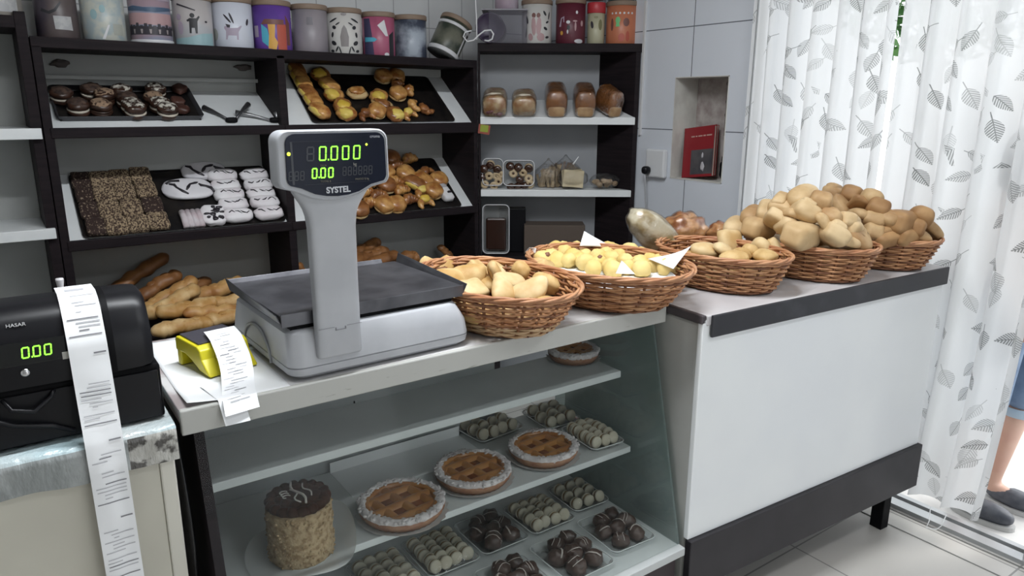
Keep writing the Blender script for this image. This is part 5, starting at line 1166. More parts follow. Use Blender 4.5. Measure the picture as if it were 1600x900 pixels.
# baskets D and E: heaps
def heap(bk, top, kx=.98, ky=.92):
    cx, cy, a, b_, th, h, s = BK[bk]; z0 = ZC0+h-.02; ex, ey, ez = b_*kx, a*ky, top
    def f(x, y, r):
        d = ray(x, y); o = EYE-Vector((cx, cy, z0))
        A2 = (d.x/ex)**2+(d.y/ey)**2+(d.z/ez)**2; B2 = 2*(o.x*d.x/ex**2+o.y*d.y/ey**2+o.z*d.z/ez**2); C2 = (o.x/ex)**2+(o.y/ey)**2+(o.z/ez)**2-1
        D2 = B2*B2-4*A2*C2; t = (-B2-math.sqrt(D2))/(2*A2) if D2 > 0 else -B2/(2*A2)
        p = EYE + d*t; return p
    return f
D_ = [(1255, 307, 'crease', (.2, -.25, .1), 1.12), (1258, 331, 'torn', (.5, .3, .9), 1.08), (1280, 322, 'boxy', (.3, 1.0, .9), .95), (1222, 320, 'torn', (.2, -.3, .3), .95), (1200, 331, 'boxy', (.1, -.4, .5), .95), (1176, 336, 'crease', (.1, -.3, .2), .95), (1216, 345, 'square', (.5, .5, .8), 1.0), (1228, 353, 'crease', (.6, .4, 1.1), .85), (1186, 356, 'boxy', (.1, .05, -.1), 1.1), (1154, 354, 'flat', (.2, -.2, .4), 1.0), (1252, 368, 'boxy', (.15, .05, .05), 1.25), (1301, 343, 'torn', (.3, .8, .2), .85), (1303, 365, 'torn', (.6, .2, .9), 1.1), (1289, 352, 'flat', (.9, .3, .4), .85), (1342, 370, 'heart', (.9, .1, .2), 1.0), (1330, 352, 'torn', (.5, .2, .3), .9), (1318, 345, 'boxy', (.2, .3, 1.2), .8), (1236, 337, 'flat', (.3, .2, 1), .8), (1325, 377, 'flat', (.2, .1, .4), .85)]
rolls('D', D_, 'bread_roll', 'pale roll heaped in the middle basket', 'the bagged bread', 9, heap('D', .165, 1.1, .8), [BUFF, BUFF, TAN], 'rolls heaped in the middle basket', 1.14)
E_ = [(1304, 302, 'torn', (.2, .2, .2), .95), (1332, 305, 'boxy', (.2, .3, .3), .95), (1317, 322, 'square', (.9, .1, .1), 1.0), (1344, 322, 'flat', (.4, .6, .9), .85), (1361, 313, 'crease', (.4, .5, .6), 1.05), (1370, 330, 'boxy', (.4, .7, .7), 1.0), (1366, 345, 'torn', (.2, .5, .5), .9), (1408, 347, 'boxy', (.1, .1, .05), 1.15), (1388, 345, 'torn', (.3, .6, .4), .9), (1436, 342, 'crease', (.3, .6, .8), 1.1), (1453, 361, 'flat', (.6, .4, .5), 1.05), (1416, 368, 'boxy', (.3, .1, -.2), .95), (1438, 370, 'flat', (.4, .2, .4), .85), (1384, 368, 'torn', (.4, -.2, -.4), 1.0), (1362, 362, 'boxy', (.2, .2, .8), .9), (1290, 322, 'crease', (.3, .8, .5), .85), (1345, 338, 'flat', (.3, .2, .8), .9), (1428, 355, 'boxy', (.2, .1, .5), .95)]
rolls('E', E_, 'bread_roll', 'browner roll heaped in the curtain-side basket', 'the middle basket', 9, heap('E', .165, 1.15, .8), [TAN, BRN, TAN, BRN], 'browner rolls heaped in the curtain-side basket', 1.14)
# unseen middle of the heaps, half hidden
for bk, lab, grp, mt in (('D', 'pale roll half hidden inside the middle heap', 'rolls buried in the middle heap', BUFF), ('E', 'brown roll half hidden inside the curtain-side heap', 'rolls buried in the curtain-side heap', BRN), ('A', 'pale roll half hidden under the flat rolls by the scale', 'rolls buried under the flat rolls', PALE), ('C', 'pale roll half hidden low in the first bread counter basket', 'rolls buried in the first bread counter basket', PALE)):
    cx, cy, a, b_, th, h, s = BK[bk]
    for i in range(10 if bk in 'DE' else 8):
        f = .55 if bk in 'DE' else .62
        t = 2*PI*i/(9 if bk in 'DE' else 7); x, y = cx+b_*f*math.cos(t), cy+a*f*math.sin(t); z = ZC0+(.075 if bk in 'DE' else .055)
        if i >= 8: x, y, z = cx+(i-8.5)*.07, cy, ZC0+.13
        tag(put('bread_roll', rmesh('flat' if bk in 'AC' else 'boxy', i % 4, mt), None, (x, y, z), Euler((.2, .1, i*1.3)), 1.1), lab, 'bread roll', grp)
cx, cy, a, b_, th, h, s = BK['B']
fb = B(); fb.lathe([(.001, .072), (.6, .072), (.93, .078), (.96, .092), (.95, .078), (.6, .066), (.001, .066)], 48, cap0=False, cap1=False); fb.v = [(x*b_*.86, y*a*.86, z) for x, y, z in fb.v]
tag(obj('paper_liner', fb, PAPER, loc=(cx, cy, ZC0-.012)), 'white paper sheet lying under the cheese rolls across the whole basket', 'paper', 'paper liners of the cheese roll basket')
# bagged loaves behind the baskets, on the bread counter
def bagged_bread(label, P, Q, rx, rz, mtl, pale=None):
    P, Q = Vector(P), Vector(Q); d = Q-P; L_ = d.length; o = thing('bagged_bread', label, 'bread', (P+Q)/2, rot=d.normalized().to_track_quat('X', 'Z').to_euler())
    b = B(); b.blob((0, 0, 0), (L_/2, rx, rz), (2.6, 2.3), 3, .10 if pale else .26, 5, nu=36, nv=22); obj('loaf', b, mtl, o)
    if pale: c = B(); c.blob((-L_*.34, 0, -rz*.05), (L_*.165, rx*.94, rz*1.0), (2.4, 2.3), 7, .10, 3, nu=26, nv=14); obj('brown_end', c, pale, o)
    f = B(); f.blob((0, 0, 0), (L_/2*1.04, rx*1.05, rz*1.05), (2.6, 2.3), 3, .10 if pale else .26, 5, nu=36, nv=22); obj('plastic_bag', f, BAGM, o)
BB = mat('bread_brown_crust', (.30, .10, .030), .45, (.58, .30, .12), 22, .42, .58, 5, bump=.7, bscale=40, coat=.8)
bagged_bread('bagged long floury loaf leaning up behind the cheese roll basket', hit(1056, 396, (0, 1.635, 0), (0, 1, 0)), hit(988, 332, (0, 1.67, 0), (0, 1, 0)), .056, .052, mat('floury_loaf_top', (.36, .27, .13), .5, (.62, .56, .42), 26, .38, .56, 5, bump=.7, bscale=45, coat=.7), BB)
bagged_bread('bagged round brown bread behind the first bread counter basket', hit(1036, 362, (0, 1.76, 0), (0, 1, 0)), hit(1104, 370, (0, 1.70, 0), (0, 1, 0)), .07, .072, BB)
bagged_bread('bagged brown bread tip between the round bread and the pale heap', hit(1110, 372, (0, 1.62, 0), (0, 1, 0)), hit(1142, 360, (0, 1.60, 0), (0, 1, 0)), .045, .040, BB)
tag(obj('bread_board', B().bx(1.66, 2.10, 1.575, 1.745, 0, .028), mat('crate_wood', (.28, .16, .08), .7), loc=(0, 0, ZC0), bevel=.002), 'low wooden board under the bagged breads behind the baskets', 'board')
# ------------------------------------------------------------------ cakes and cookies in the display
ZS, ZF, ZT1 = .5415, .3145, .7605
NUTS = mat('crushed_nut_coat', (.46, .34, .20), .85, (.26, .17, .085), 90, .42, .62, 6, bump=1, bscale=160)
CHC = mat('chocolate_icing', (.030, .011, .007), .5, (.05, .02, .012), 30, spec=.06)
ACET = clear_mat('white_cake_sheet', (.95, .95, .95), .03, .4, .2, milk=.55, milkcol=(.62, .63, .63))
ck = thing('layer_cake', 'tall nut-coated cake with a dark chocolate rosette top', 'cake', (.436, 1.408, ZS+.003))
b = B(); rings = []
for z in (0, .006, .03, .055, .08, .105, .118, .122):
    rings.append([((.069-.004*(z < .004)-.006*(z > .119))*(1+.035*noise.noise(Vector((math.cos(a)*9, math.sin(a)*9, z*90))))*math.cos(a), (.069-.004*(z < .004)-.006*(z > .119))*(1+.035*noise.noise(Vector((math.cos(a)*9, math.sin(a)*9, z*90))))*math.sin(a), z) for a in [2*PI*i/72 for i in range(72)]])
b.rings(rings)
for i in range(260):
    a, z = R.uniform(0, 2*PI), R.uniform(.003, .119); b.blob((.069*math.cos(a), .069*math.sin(a), z), (.0035, .0035, .003), seed=i, amp=.4, nu=6, nv=4)
obj('nut_coat', b, NUTS, ck)
b = B(); b.lathe([(.060, .120), (.066, .124), (.064, .134), (.03, .138), (.001, .138)], 40)
for i in range(18):
    a = 2*PI*i/18; b.blob((.058*math.cos(a), .058*math.sin(a), .131), (.0125, .0125, .011), seed=i, amp=.15, nu=12, nv=8)
for i in range(11):
    a = 2*PI*i/11+.2; b.blob((.036*math.cos(a), .036*math.sin(a), .136), (.013, .013, .009), seed=i+30, amp=.2, nu=10, nv=8)
obj('chocolate_top', b, CHC, ck)
b = B()
for x, y0, y1, bn in ((.0, -.052, .050, .006), (-.008, -.044, .02, -.008), (.020, -.03, .03, .004)): b.tube([(x+bn*math.sin(k*1.1), y0+(y1-y0)*k/6, .1455+.002*math.sin(k)) for k in range(7)], .0016 if x else .0026, 6)
for i in range(3): b.tube([(-.026+.008*math.cos(a), -.006+.010*i+.006*math.sin(a), .1455) for a in [2*PI*k/10 for k in range(8)]], .0013, 5)
obj('white_drizzle', b, mat('white_drizzle', (.62, .58, .54), .4), ck)
cs = B()
def cake_sheet(u, v):
    a = 2*PI*u; r = .070+.048*v; z = -.0005 + .010*v*v*(1+.8*math.sin(a*3+1)) + .05*v*v*max(0, math.cos(a-.45))**3; return (r*math.cos(a), r*math.sin(a)*1.0, z)
cs.grid(cake_sheet, 64, 8); cs.lathe([(.072, -.0008), (.001, -.0008)], 64, cap0=False, cap1=False); obj('cake_sheet', cs, ACET, ck)
# lattice pies
JAM = mat('dark_jam_filling', (.22, .07, .022), .25, (.15, .045, .018), 20); LATT = mat('glazed_lattice', (.40, .185, .055), .28, (.30, .12, .035), 18, .38, .62, coat=.2); RIMC = mat('pie_crust_rim', (.28, .13, .075), .6, (.36, .20, .12), 40); COCN = mat('sugared_coconut_rim', (.66, .62, .62), .9, (.52, .47, .47), 60, .4, .6, bump=.8, bscale=160); DOI = mat('white_doily', (.62, .62, .62), .7)
def pie(label, x, y, z, rz, r=.095, group='lattice pies on the middle shelf'):
    o = thing('lattice_pie', label, 'pie', (x, y, z), rz, group)
    b = B(); b.lathe([(r*.86, .002), (r*.97, .016), (r*1.0, .026), (r*.93, .030), (r*.5, .024)], 72, wob=lambda a: 1+.012*math.cos(a*36), cap1=False); obj('crust', b, RIMC, o)
    b = B(); b.lathe([(.001, .026), (r*.80, .026), (r*.84, .022)], 40, cap0=False, cap1=False); obj('jam_filling', b, JAM, o)
    b = B()
    for q in range(2):
        for off in (-.52, -.02, .48):
            hl_ = math.sqrt(max(0, .80**2-off**2))*r; rr_ = []
            for k in range(15):
                s_ = -hl_+2*hl_*k/14; w_ = r*.135; ring = [(s_, off*r-w_+2*w_*j/6, .0265+.0075*math.sin(PI*j/6)**.7+.001*noise.noise(Vector((s_*40, off*9, j)))) for j in range(7)]
                rr_.append([(x_, y_, z_) if q == 0 else (-y_, x_, z_-.0012) for x_, y_, z_ in ring])
            b.rings(rr_, closed=False, cap0=False, cap1=False)
    b.tube([(r*.80*math.cos(a), r*.80*math.sin(a), .028) for a in [2*PI*i/48 for i in range(48)]], .008, 8, close=True); obj('lattice', b, LATT, o)
    b = B(); rng = random.Random(int(x*1000))
    b.tube([(r*.905*math.cos(a), r*.905*math.sin(a), .0295) for a in [2*PI*i/60 for i in range(60)]], .0095, 8, close=True, rads=[.0085+.002*rng.random() for i in range(60)])
    for i in range(150):
        a, q = rng.uniform(0, 2*PI), rng.uniform(.80, 1.0); b.blob((q*r*math.cos(a), q*r*math.sin(a), .036-.02*abs(q-.9)), (.0055, .0055, .0042), seed=i, amp=.6, nu=6, nv=4)
    obj('coconut_rim', b, COCN, o)
    b = B(); b.grid(lambda u, v: ((r*(.80+.26*v)+.003*math.sin(44*PI*u)*v)*math.cos(2*PI*u), (r*(.80+.26*v)+.003*math.sin(44*PI*u)*v)*math.sin(2*PI*u), .0008+.006*v*v+.002*math.sin(44*PI*u)*v), 220, 4)
    b.lathe([(r*.81, .0008), (.001, .0008)], 40, cap0=False, cap1=False); obj('paper_doily', b, DOI, o)
pie('round lattice pie next to the tall nut cake', .690, 1.428, ZS, .15, .104)
pie('round lattice pie in the middle of the three', .918, 1.468, ZS, .12, .101)
pie('round lattice pie nearest the cookie trays', 1.150, 1.468, ZS, .1, .098)
pie('lone brown pie in the dim back corner of the upper glass shelf', 1.335, 1.565, ZT1, .3, .075, 'pies on the upper glass shelf')
# clear trays of cookies
COOK = mat('pale_cookie', (.56, .52, .42), .8, (.50, .45, .35), 40); COOKF = mat('caramel_filling', (.30, .17, .07), .4)
def cookie_me(s):
    b = B()
    for z in (-.0065, .0065): b.lathe([(.001, z-.0055), (.014, z-.0055), (.0175, z-.003), (.018, z+.001), (.015, z+.0045), (.001, z+.0055)], 22, 0)
    b.lathe([(.0165, -.0028), (.0172, 0), (.0165, .0028)], 22, 1); return b.mesh('sandwich_cookie', [COOK, COOKF])
CK = cookie_me(0)
BONB = [None]*4
def bonb_me(s):
    b = B(); b.blob((0, 0, .017), (.027, .023, .021), (2.3, 2.0), s, .22, 4, nu=20, nv=14, m=0)
    rr_ = random.Random(s)
    for i in range(2): x = rr_.uniform(-.012, .012); b.tube([(x+.004*math.sin(k), -.020+.010*k, .017+.0225*math.sqrt(max(.05, 1-((-.020+.010*k)/.024)**2))) for k in range(5)], .0011, 5, 1)
    return b.mesh('chocolate_bite', [CHOCG, DRW])
CHOCG = mat('milk_dark_chocolate', (.055, .030, .024), .38, (.075, .045, .036), 16); DRW = mat('pale_drizzle', (.45, .40, .37), .4)
for i in range(4): BONB[i] = bonb_me(i)
def frame(A_, Bc, Cc, z):
    """tray frame from three corner pixels on height z: near-left A, near-right B, far-left C"""
    a, b, c = atz(*A_, z), atz(*Bc, z), atz(*Cc, z); return a, b, c
def ctray(label, z, cx, cy, w, d, rz, kind, word, n, grp, film=True, seed=0):
    o = thing('clear_tray', label, 'tray', (cx, cy, z), rz, 'clear food trays in the display')
    b = B(); b.rings([[(x, y, .0005) for x, y in rrect(w-.02, d-.02, .012)], [(x, y, .014) for x, y in rrect(w-.006, d-.006, .016)], [(x, y, .0155) for x, y in rrect(w+.004, d+.004, .02)], [(x, y, .0145) for x, y in rrect(w+.004, d+.004, .02)]], cap1=False)
    obj('tray', b, TRAYC, o)
    e = B(); e.tube([(x, y, .015) for x, y in rrect(w+.004, d+.004, .02)], .0014, 5, close=True); obj('tray_lip', e, mat('clear_lip', (.60, .62, .62), .2), o)
    rng = random.Random(seed); M = Matrix.Translation((cx, cy, z)) @ Matrix.Rotation(rz, 4, 'Z')
    if kind == 'cookie':
        cols, rows_ = n; k = 0
        for r_ in range(rows_):
            for c_ in range(cols):
                x = -w/2+.026+(w-.052)*(c_+.5*(r_ % 2)*0)/max(1, cols-1); y = -d/2+.030+(d-.060)*r_/max(1, rows_-1)
                st = rng.uniform(.85, 1.25)
                p = M @ Vector((x+rng.uniform(-.003, .003), y+rng.uniform(-.003, .003), .0195+.003*(rng.random())))
                tag(put('sandwich_cookie', CK, None, p, (M.to_3x3() @ Matrix.Rotation(rng.uniform(-.12, .12)+(.0), 3, 'Z') @ Matrix.Rotation(PI/2-rng.uniform(.05, .4), 3, 'X')).to_euler(), 1.0),
                    'cookie in the %s, %s in its %s row' % (word, ORD[c_], ORD[r_]), 'cookie', grp); k += 1
    else:
        for k, (x, y) in enumerate(n):
            p = M @ Vector((x*w, y*d, .0025))
            tag(put('chocolate_bite', BONB[k % 4], None, p, Euler((0, 0, rng.uniform(0, 6))), rng.uniform(.9, 1.1)), 'drizzled chocolate bite in the %s, %s from its glass end' % (word, ORD[k]), 'chocolate', grp)
    if film:
        f = B(); H_ = .043
        def fl(u, v):
            x, y = (u-.5)*(w+.004), (v-.5)*(d+.004); e_ = min(u, 1-u, v, 1-v); k_ = min(1, e_*4.5); return (x, y, .0158+H_*.62*math.sin(k_*PI/2)*(1+.10*noise.noise(Vector((x*30, y*30, cx*9)))))
        f.grid(fl, 18, 18); obj('cling_film', f, FILM, o)
ctray('clear tray of pale cookies behind the middle pie', ZS, 1.110, 1.690, .165, .150, .10, 'cookie', 'tray behind the middle pie', (4, 3), 'cookies behind the middle pie', seed=1)
ctray('clear tray of pale cookies at the back of the middle shelf', ZS, 1.318, 1.740, .160, .150, -.2, 'cookie', 'back tray on the middle shelf', (4, 3), 'cookies at the back of the middle shelf', seed=2) if False else None
ctray('clear tray of pale cookies at the back behind the last pie', ZS, 1.315, 1.700-.06, .130, .150, -.05, 'cookie', 'tray behind the last pie', (3, 3), 'cookies behind the last pie', seed=2)
ctray('clear tray of pale cookies at the shelf end by the glass', ZS, 1.352-.002, 1.455, .075+.0, .17, -.05, 'cookie', 'tray by the end glass', (2, 5), 'cookies by the end glass', seed=3) if False else None
ctray('film covered tray of pale cookies at the end of the middle shelf', ZS, 1.330, 1.465, .115, .165, -.06, 'cookie', 'tray at the middle shelf end', (3, 5), 'cookies at the middle shelf end', seed=3)
six = [(.22, -.28), (-.18, -.30), (.02, -.02), (.30, .06), (-.28, .02), (-.08, .28), (.24, .34)]
ctray('clear tray of chocolate bites nearest the end glass on the bottom board', ZF, 1.300, 1.320, .150, .175, -.05, 'bite', 'tray nearest the end glass', six, 'bites nearest the end glass', False, 4)
ctray('clear tray of chocolate bites, second from the end glass, near the front', ZF, 1.120, 1.300, .155, .18, .0, 'bite', 'second front tray', six, 'bites in the second front tray', False, 5)
ctray('clear tray of chocolate bites, third from the end glass, near the front', ZF, .935, 1.295, .150, .175, .0, 'bite', 'third front tray', six, 'bites in the third front tray', False, 6)
ctray('clear tray of pale cookies in the back corner of the bottom board', ZF, 1.335, 1.525, .130, .15, -.05, 'cookie', 'tray in the bottom back corner', (3, 3), 'cookies in the bottom back corner', seed=7)
ctray('clear tray of pale cookies behind the second front chocolate tray', ZF, 1.170, 1.510, .150, .16, .0, 'cookie', 'tray behind the second chocolate tray', (4, 4), 'cookies behind the second chocolate tray', seed=8)
ctray('clear tray of chocolate bites in the back row between two cookie trays', ZF, 1.005, 1.515, .150, .17, .0, 'bite', 'back row chocolate tray', six, 'bites in the back row', True, 9)
ctray('clear tray of pale cookies in the back row beside the dark bites', ZF, .840, 1.515, .150, .175, .0, 'cookie', 'back row tray beside the dark bites', (4, 5), 'cookies beside the dark bites', seed=10)
ctray('clear tray of pale cookies in the back row under the first pie', ZF, .675, 1.510, .150, .17, .0, 'cookie', 'tray under the first pie', (4, 4), 'cookies under the first pie', seed=11)
tag(obj('paper_sheet', B().bx(.62, 1.02, 1.56, 1.71, 0, .0008).bx(.62, 1.02, 1.708, 1.7095, 0, .03), PAPER, loc=(0, 0, ZS)), 'white baking paper along the back of the middle glass shelf', 'paper')
wi = B(); wi.tube([(.690, 1.69, .738), (.692, 1.69, .72), (.688, 1.688, .70), (.676, 1.686, .685)], .0022, 6); tag(obj('wire', wi, BLACKM), 'short black wire hanging under the upper glass shelf', 'wire')
tag(obj('white_tag', B().bx(-.022, .022, -.002, 0, -.022, .022), PAPER, loc=(.905, 1.724, .655)), 'small white square tag on the inner back of the display', 'tag')
# ------------------------------------------------------------------ curtain in the doorway
def curtain_mat():
    m, t = new_mat('leaf_print_curtain')
    uv = nd(t, 'ShaderNodeUVMap').outputs[0]
    def leaf(scale, Lh, Wd, seed, stripes, thresh, gap):
        mp = nd(t, 'ShaderNodeMapping', i0=uv, Location=(seed*3.7, seed*1.9, 0)).outputs[0]
        v = nd(t, 'ShaderNodeTexVoronoi', _voronoi_dimensions='2D', Vector=mp, Scale=scale, Randomness=.7)
        d = nd(t, 'ShaderNodeVectorMath', _operation='SUBTRACT', i0=mp, i1=v.outputs['Position']).outputs[0]
        cs = nd(t, 'ShaderNodeSeparateColor', i0=v.outputs['Color'])
        an = math_(t, 'MULTIPLY_ADD', cs.outputs[0], 2.6, .3)
        rt = nd(t, 'ShaderNodeVectorRotate', _rotation_type='Z_AXIS', Vector=d, Angle=an).outputs[0]
        s = nd(t, 'ShaderNodeSeparateXYZ', i0=rt); x, y = s.outputs[0], s.outputs[1]; ay = math_(t, 'ABSOLUTE', y)
        u = math_(t, 'DIVIDE', x, Lh)                                # -1..1 along the leaf
        w = math_(t, 'MULTIPLY', math_(t, 'SUBTRACT', 1.0, math_(t, 'MULTIPLY', u, u)), Wd)
        w = math_(t, 'MULTIPLY', w, math_(t, 'MULTIPLY_ADD', u, -.35, .9))
        inside = math_(t, 'LESS_THAN', ay, w)
        st_ = math_(t, 'FRACT', math_(t, 'MULTIPLY', math_(t, 'SUBTRACT', math_(t, 'MULTIPLY', ay, .8), x), stripes))
        fr = math_(t, 'GREATER_THAN', st_, gap)
        stem = math_(t, 'MULTIPLY', math_(t, 'LESS_THAN', ay, .0014), math_(t, 'LESS_THAN', math_(t, 'ABSOLUTE', math_(t, 'SUBTRACT', x, -Lh*.35)), Lh*1.25))
        k = math_(t, 'MAXIMUM', math_(t, 'MULTIPLY', inside, math_(t, 'MULTIPLY_ADD', fr, .82, .16)), stem)
        keep = math_(t, 'GREATER_THAN', cs.outputs[1], thresh)
        dens = math_(t, 'MULTIPLY_ADD', cs.outputs[2], .65, .35)
        return math_(t, 'MULTIPLY', math_(t, 'MULTIPLY', k, keep), dens)
    a = leaf(8.0, .037, .020, 1, 140, .10, .50); b = leaf(5.0, .050, .026, 2, 1, .35, .0)
    b = math_(t, 'MULTIPLY', b, .0); c = leaf(6.2, .040, .025, 3, 120, .25, .46)
    f = math_(t, 'MAXIMUM', math_(t, 'MAXIMUM', a, b), c)
    col = mixc(t, f, (.78, .79, .80), (.22, .23, .23))
    di = nd(t, 'ShaderNodeBsdfDiffuse', Color=col); tl_ = nd(t, 'ShaderNodeBsdfTranslucent', Color=col)
    x = nd(t, 'ShaderNodeMixShader', i0=.29, i1=di.outputs[0], i2=tl_.outputs[0]).outputs[0]
    tr = nd(t, 'ShaderNodeBsdfTransparent', Color=(1, 1, 1, 1))
    x = nd(t, 'ShaderNodeMixShader', i0=.05, i1=x, i2=tr.outputs[0]).outputs[0]
    out(t, x); return m
CURT = curtain_mat()
def curtain(name, label, y0, y1, x, z0, z1, waves, amp, seed, tops=None, zoff=None):
    b = B(); nu, nv = 260, 70; stretch = 1.7; uvs = []
    fw = [noise.noise(Vector((i*.9, seed, 0))) for i in range(60)]
    def P(u, v):
        y = y0+(y1-y0)*u; ph = u*waves*2*PI + .9*noise.noise(Vector((u*3.1, seed, 1.7))) + .25*v*noise.noise(Vector((u*2, v, seed)))
        A_ = amp*(1-.25*v)*(1+.5*noise.noise(Vector((u*4.3, seed, 5))))
        s_ = math.sin(ph); xx = x + A_*math.copysign(abs(s_)**.7, s_) + .006*noise.noise(Vector((u*9, v*3, seed)))
        yy = y + .018*math.cos(ph+.5) + (zoff(v) if zoff else 0)
        zz = z1+(z0-z1)*v + .004*math.sin(ph)*v
        return (xx, yy, zz)
    b.grid(P, nu, nv); me = b.mesh(name, CURT); uvl = me.uv_layers.new(name='UVMap')
    Lu = abs(y1-y0)*stretch
    for poly in me.polygons:
        for li in poly.loop_indices:
            vi = me.loops[li].vertex_index; uvl.data[li].uv = ((vi % (nu+1))/nu*Lu, (1-(vi//(nu+1))/nv)*(z1-z0))
    o = put(name, me); return tag(o, label, 'curtain', 'leaf-print curtains in the doorway')
curtain('curtain', 'white leaf-print curtain half nearest the wall niche', 2.0, 1.408, 2.655, .095, 2.335, 6, .026, 1)
curtain('curtain', 'white leaf-print curtain half nearest the street person', 1.374, .842, 2.655, .085, 2.335, 5, .026, 5, zoff=lambda v: .045*v**4)
rod = B(); rod.tube([(2.655, 2.004, 2.338), (2.655, .757, 2.338)], .012, 12); tag(obj('curtain_rod', rod, CHROME), 'metal rod carrying the leaf-print curtains above the doorway', 'curtain rod')
hm = B(); hm.tube([(2.60, 1.04, .085), (2.57, 1.025, .05), (2.565, 1.03, .022), (2.58, 1.0, .026), (2.575, .985, .05), (2.60, .985, .085)], .0018, 6)
tag(obj('loose_thread', hm, PAPER), 'loose white thread hanging from the curtain hem', 'thread')
# ------------------------------------------------------------------ outside: a street tree
tr = thing('street_tree', 'green leafy street tree seen through the slit of the curtains', 'tree', (6.2, 2.95, -.012))
tb = B(); tb.tube([(0, 0, 0), (.03, .02, 1.0), (0, .05, 2.0), (.05, 0, 3.2)], .1, 12, rads=[.13, .10, .085, .05]); obj('trunk', tb, mat('bark', (.10, .075, .055), .9, (.16, .12, .09), 12, bump=.6), tr)
lb = B(); rr_ = random.Random(5)
for i in range(2600):
    a, c_, q = rr_.uniform(0, 2*PI), rr_.uniform(-1, 1), rr_.random()**.4; s_ = math.sqrt(1-c_*c_)
    p = Vector((.95*q*s_*math.cos(a), .95*q*s_*math.sin(a), 2.75+.95*q*c_)); d1 = Vector((rr_.uniform(-1, 1), rr_.uniform(-1, 1), rr_.uniform(-1, 1))).normalized(); d2 = d1.orthogonal().normalized()
    lb.add([p-d1*.075, p+d2*.035, p+d1*.075, p-d2*.035], [(0, 1, 2, 3)])
obj('foliage', lb, mat('leaf_green', (.10, .24, .06), .6, (.05, .15, .04), 2), tr)
# ------------------------------------------------------------------ the person standing outside
def skin(name, chain, edges, mats, parent, root=0, sub=2):
    me = bpy.data.meshes.new(name); me.from_pydata([c[:3] for c in chain], edges, []); o = put(name, me, parent)
    k = o.modifiers.new('skin', 'SKIN'); k.use_smooth_shade = True; k.branch_smoothing = .4
    sv = me.skin_vertices[0].data
    for i, c in enumerate(chain): sv[i].radius = (c[3], c[4] if len(c) > 4 else c[3]); sv[i].use_root = (i == root)
    k = o.modifiers.new('smooth', 'SUBSURF'); k.levels = sub; k.render_levels = sub
    me.materials.append(mats); return o
pe = thing('person', 'person outside the door in knee-length jeans and dark slip-on shoes', 'person', (2.945, .980, -.012), 0)
SK = mat('skin', (.56, .34, .26), .5, (.60, .38, .29), 10, sss=.15); JN = mat('blue_denim', (.13, .19, .29), .8, (.20, .27, .38), 12, bump=.2, bscale=120); JH = mat('pale_denim_hem', (.42, .52, .60), .8); SHT = mat('dark_shirt', (.06, .07, .10), .8); HR = mat('dark_hair', (.03, .02, .015), .6); SHO = mat('dark_grey_shoe', (.05, .055, .07), .5, (.08, .085, .10), 40); SOL = mat('pale_sole', (.45, .45, .44), .7)
# body: faces -y (towards the shop front); left leg (+x) a little forward
ch = [(0, .01, .93, .125, .10), (0, .0, 1.10, .12, .09), (0, .01, 1.28, .145, .10), (0, .01, 1.42, .12, .08), (0, .0, 1.50, .05), (0, -.01, 1.56, .052),
      (-.085, .03, .86, .085), (-.085, .035, .50, .055), (-.085, .06, .36, .050), (-.085, .075, .10, .030), (-.085, .07, .06, .034), (-.085, .0, .035, .030), (-.085, -.07, .028, .022),
      (.095, -.02, .86, .085), (.095, -.03, .50, .055), (.095, .0, .36, .050), (.095, .03, .10, .030), (.095, .03, .06, .034), (.095, -.04, .035, .030), (.095, -.11, .028, .022),
      (-.18, .01, 1.40, .055), (-.20, .02, 1.13, .040), (-.19, -.05, .90, .028), (-.185, -.07, .83, .030, .018),
      (.18, .01, 1.40, .055), (.21, .02, 1.13, .040), (.20, -.05, .90, .028), (.195, -.07, .83, .030, .018),
      (0, -.02, 1.63, .078, .085), (0, -.015, 1.70, .075, .085), (0, -.005, 1.745, .05)]
ed = [(0, 1), (1, 2), (2, 3), (3, 4), (4, 5), (5, 28), (28, 29), (29, 30), (0, 6), (6, 7), (7, 8), (8, 9), (9, 10), (10, 11), (11, 12), (0, 13), (13, 14), (14, 15), (15, 16), (16, 17), (17, 18), (18, 19), (3, 20), (20, 21), (21, 22), (22, 23), (3, 24), (24, 25), (25, 26), (26, 27)]
for sx, w in ((-1, 23), (1, 27)):
    for i, (ox_, l_) in enumerate(((-.020, .055), (-.007, .065), (.007, .062), (.020, .050))):
        b0 = len(ch); bx_, by_ = sx*.195, -.075+ox_; ch += [(bx_, by_, .795, .010), (bx_-sx*.004, by_-.006, .795-l_*.6, .0085), (bx_-sx*.014, by_-.004, .795-l_, .0075)]; ed += [(w, b0), (b0, b0+1), (b0+1, b0+2)]
    b0 = len(ch); ch += [(sx*.190, -.105, .815, .011), (sx*.182, -.118, .785, .009)]; ed += [(w, b0), (b0, b0+1)]
skin('body', ch, ed, SK, pe)
fc = B(); fc.blob((0, -.112, 1.625), (.012, .016, .020), m=0, nu=10, nv=8)
obj('nose', fc, SK, pe)
for s_ in (-1, 1): e_ = B(); e_.blob((s_*.030, -.098, 1.655), (.011, .006, .006), nu=10, nv=8); obj('eye', e_, mat('dark_eye', (.03, .02, .02), .3), pe); e_ = B(); e_.blob((s_*.080, -.005, 1.635), (.010, .018, .030), nu=10, nv=8); obj('ear', e_, SK, pe)
e_ = B(); e_.blob((0, -.102, 1.585), (.022, .006, .006), nu=12, nv=6); obj('mouth', e_, mat('lips', (.40, .16, .14), .5), pe)
hb = B(); hb.blob((0, .012, 1.70), (.088, .098, .085), (2, 2), 3, .06, 5, nu=24, nv=16, fn=lambda v: (v.x, v.y, v.z if v.y > -.04 or v.z > .0 else v.z*.25)); obj('hair', hb, HR, pe)
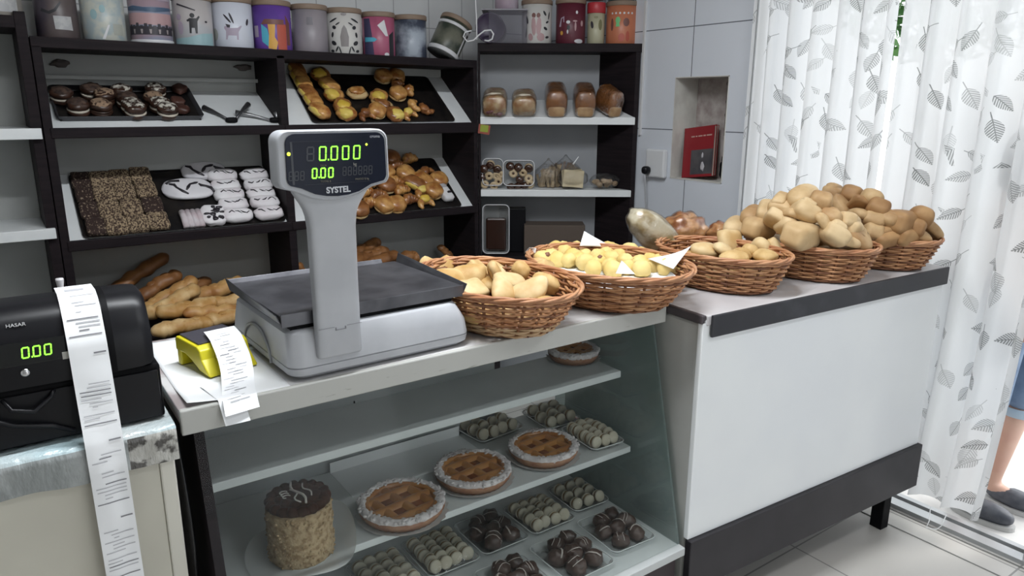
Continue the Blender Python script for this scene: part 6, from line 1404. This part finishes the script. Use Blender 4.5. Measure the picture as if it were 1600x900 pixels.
jc = [(0, .012, 1.04, .130, .108), (0, .012, .92, .140, .118), (-.085, .03, .80, .098), (-.085, .034, .58, .082), (-.085, .045, .40, .080), (.095, -.018, .80, .098), (.095, -.028, .58, .084), (.095, -.018, .40, .082)]
skin('jeans', jc, [(0, 1), (1, 2), (2, 3), (3, 4), (1, 5), (5, 6), (6, 7)], JN, pe)
scn = [(0, .01, .90, .155, .135), (0, .0, 1.15, .14, .11), (0, .01, 1.30, .155, .115), (0, .01, 1.42, .12, .09), (0, .005, 1.475, .07), (-.185, .01, 1.39, .070), (-.205, .02, 1.22, .060), (.185, .01, 1.39, .070), (.205, .02, 1.22, .060)]
skin('shirt', scn, [(0, 1), (1, 2), (2, 3), (3, 4), (3, 5), (5, 6), (3, 7), (7, 8)], SHT, pe)
for x, y in ((-.085, .0), (.095, -.04)):
    hm = B(); hm.lathe([(.062, -.008), (.0665, .0), (.0675, .022), (.064, .028)], 24, cap0=False, cap1=False); obj('hem', hm, JH, pe, loc=(x, y+(.045 if x < 0 else .022), .389))
    s_b = B(); s_b.blob((0, -.035, .036), (.046, .105, .036), (2.3, 2.2), 4, .03, nu=26, nv=14, fn=lambda v: (v.x*(1-.15*abs(v.y/.1)), v.y, v.z*(.75 if v.y > .02 else 1))); so_ = obj('shoe', s_b, SHO, pe, loc=(x, y+.02, .004))
    q_ = B(); q_.prism([(px_*.048, -.035+py_*.112) for px_, py_ in [(math.cos(a), math.sin(a)) for a in [2*PI*i/28 for i in range(28)]]], -.003, .014); obj('sole', q_, SOL, so_)
# ------------------------------------------------------------------ ceiling lamps and daylight
TUBE = mat('lamp_tube', (1, 1, 1), .5, emit=6)
def lamp(label, x, y, rz, power, size=1.2):
    o = thing('ceiling_lamp', label, 'lamp', (x, y, ZC), rz)
    obj('lamp_housing', B().bx(-size/2, size/2, -.06, .06, -.05, -.0005), mat('lamp_white', (.75, .75, .75), .5), o)
    for s_ in (-.025, .025): t_ = B(); t_.tube([(-size/2+.03, s_, -.068), (size/2-.03, s_, -.068)], .013, 10); obj('lamp_tube', t_, TUBE, o)
    l = bpy.data.lights.new('lamp_light', 'AREA'); l.shape = 'RECTANGLE'; l.size = size; l.size_y = .12; l.energy = power; l.color = (.93, .97, 1.0)
    lo_ = bpy.data.objects.new('lamp_light', l); C.objects.link(lo_); lo_.parent = o; lo_.location = (0, 0, -.085)
lamp('twin-tube ceiling lamp over the display counter', .75, 1.25, 0, 38)
lamp('twin-tube ceiling lamp over the shop floor by the door', 1.6, -.1, 0, 9)
w = bpy.data.worlds.new('sky'); S.world = w; w.use_nodes = True; t = w.node_tree
bgn = t.nodes['Background']; bgn.inputs[0].default_value = (.93, .97, 1.0, 1); bgn.inputs[1].default_value = 1.9
sun = bpy.data.lights.new('sun', 'SUN'); sun.energy = 1.4; sun.angle = .3; sun.color = (1, .98, .95)
so2 = bpy.data.objects.new('sun', sun); C.objects.link(so2); so2.rotation_euler = Euler((math.radians(20), math.radians(48), 0)); so2.location = (8, 1, 6)
vs_ = S.view_settings; S.display_settings.display_device = 'sRGB'; vs_.view_transform = 'Standard'; vs_.look = 'None'; vs_.gamma = 1; vs_.use_curve_mapping = False; vs_.exposure = 0.28
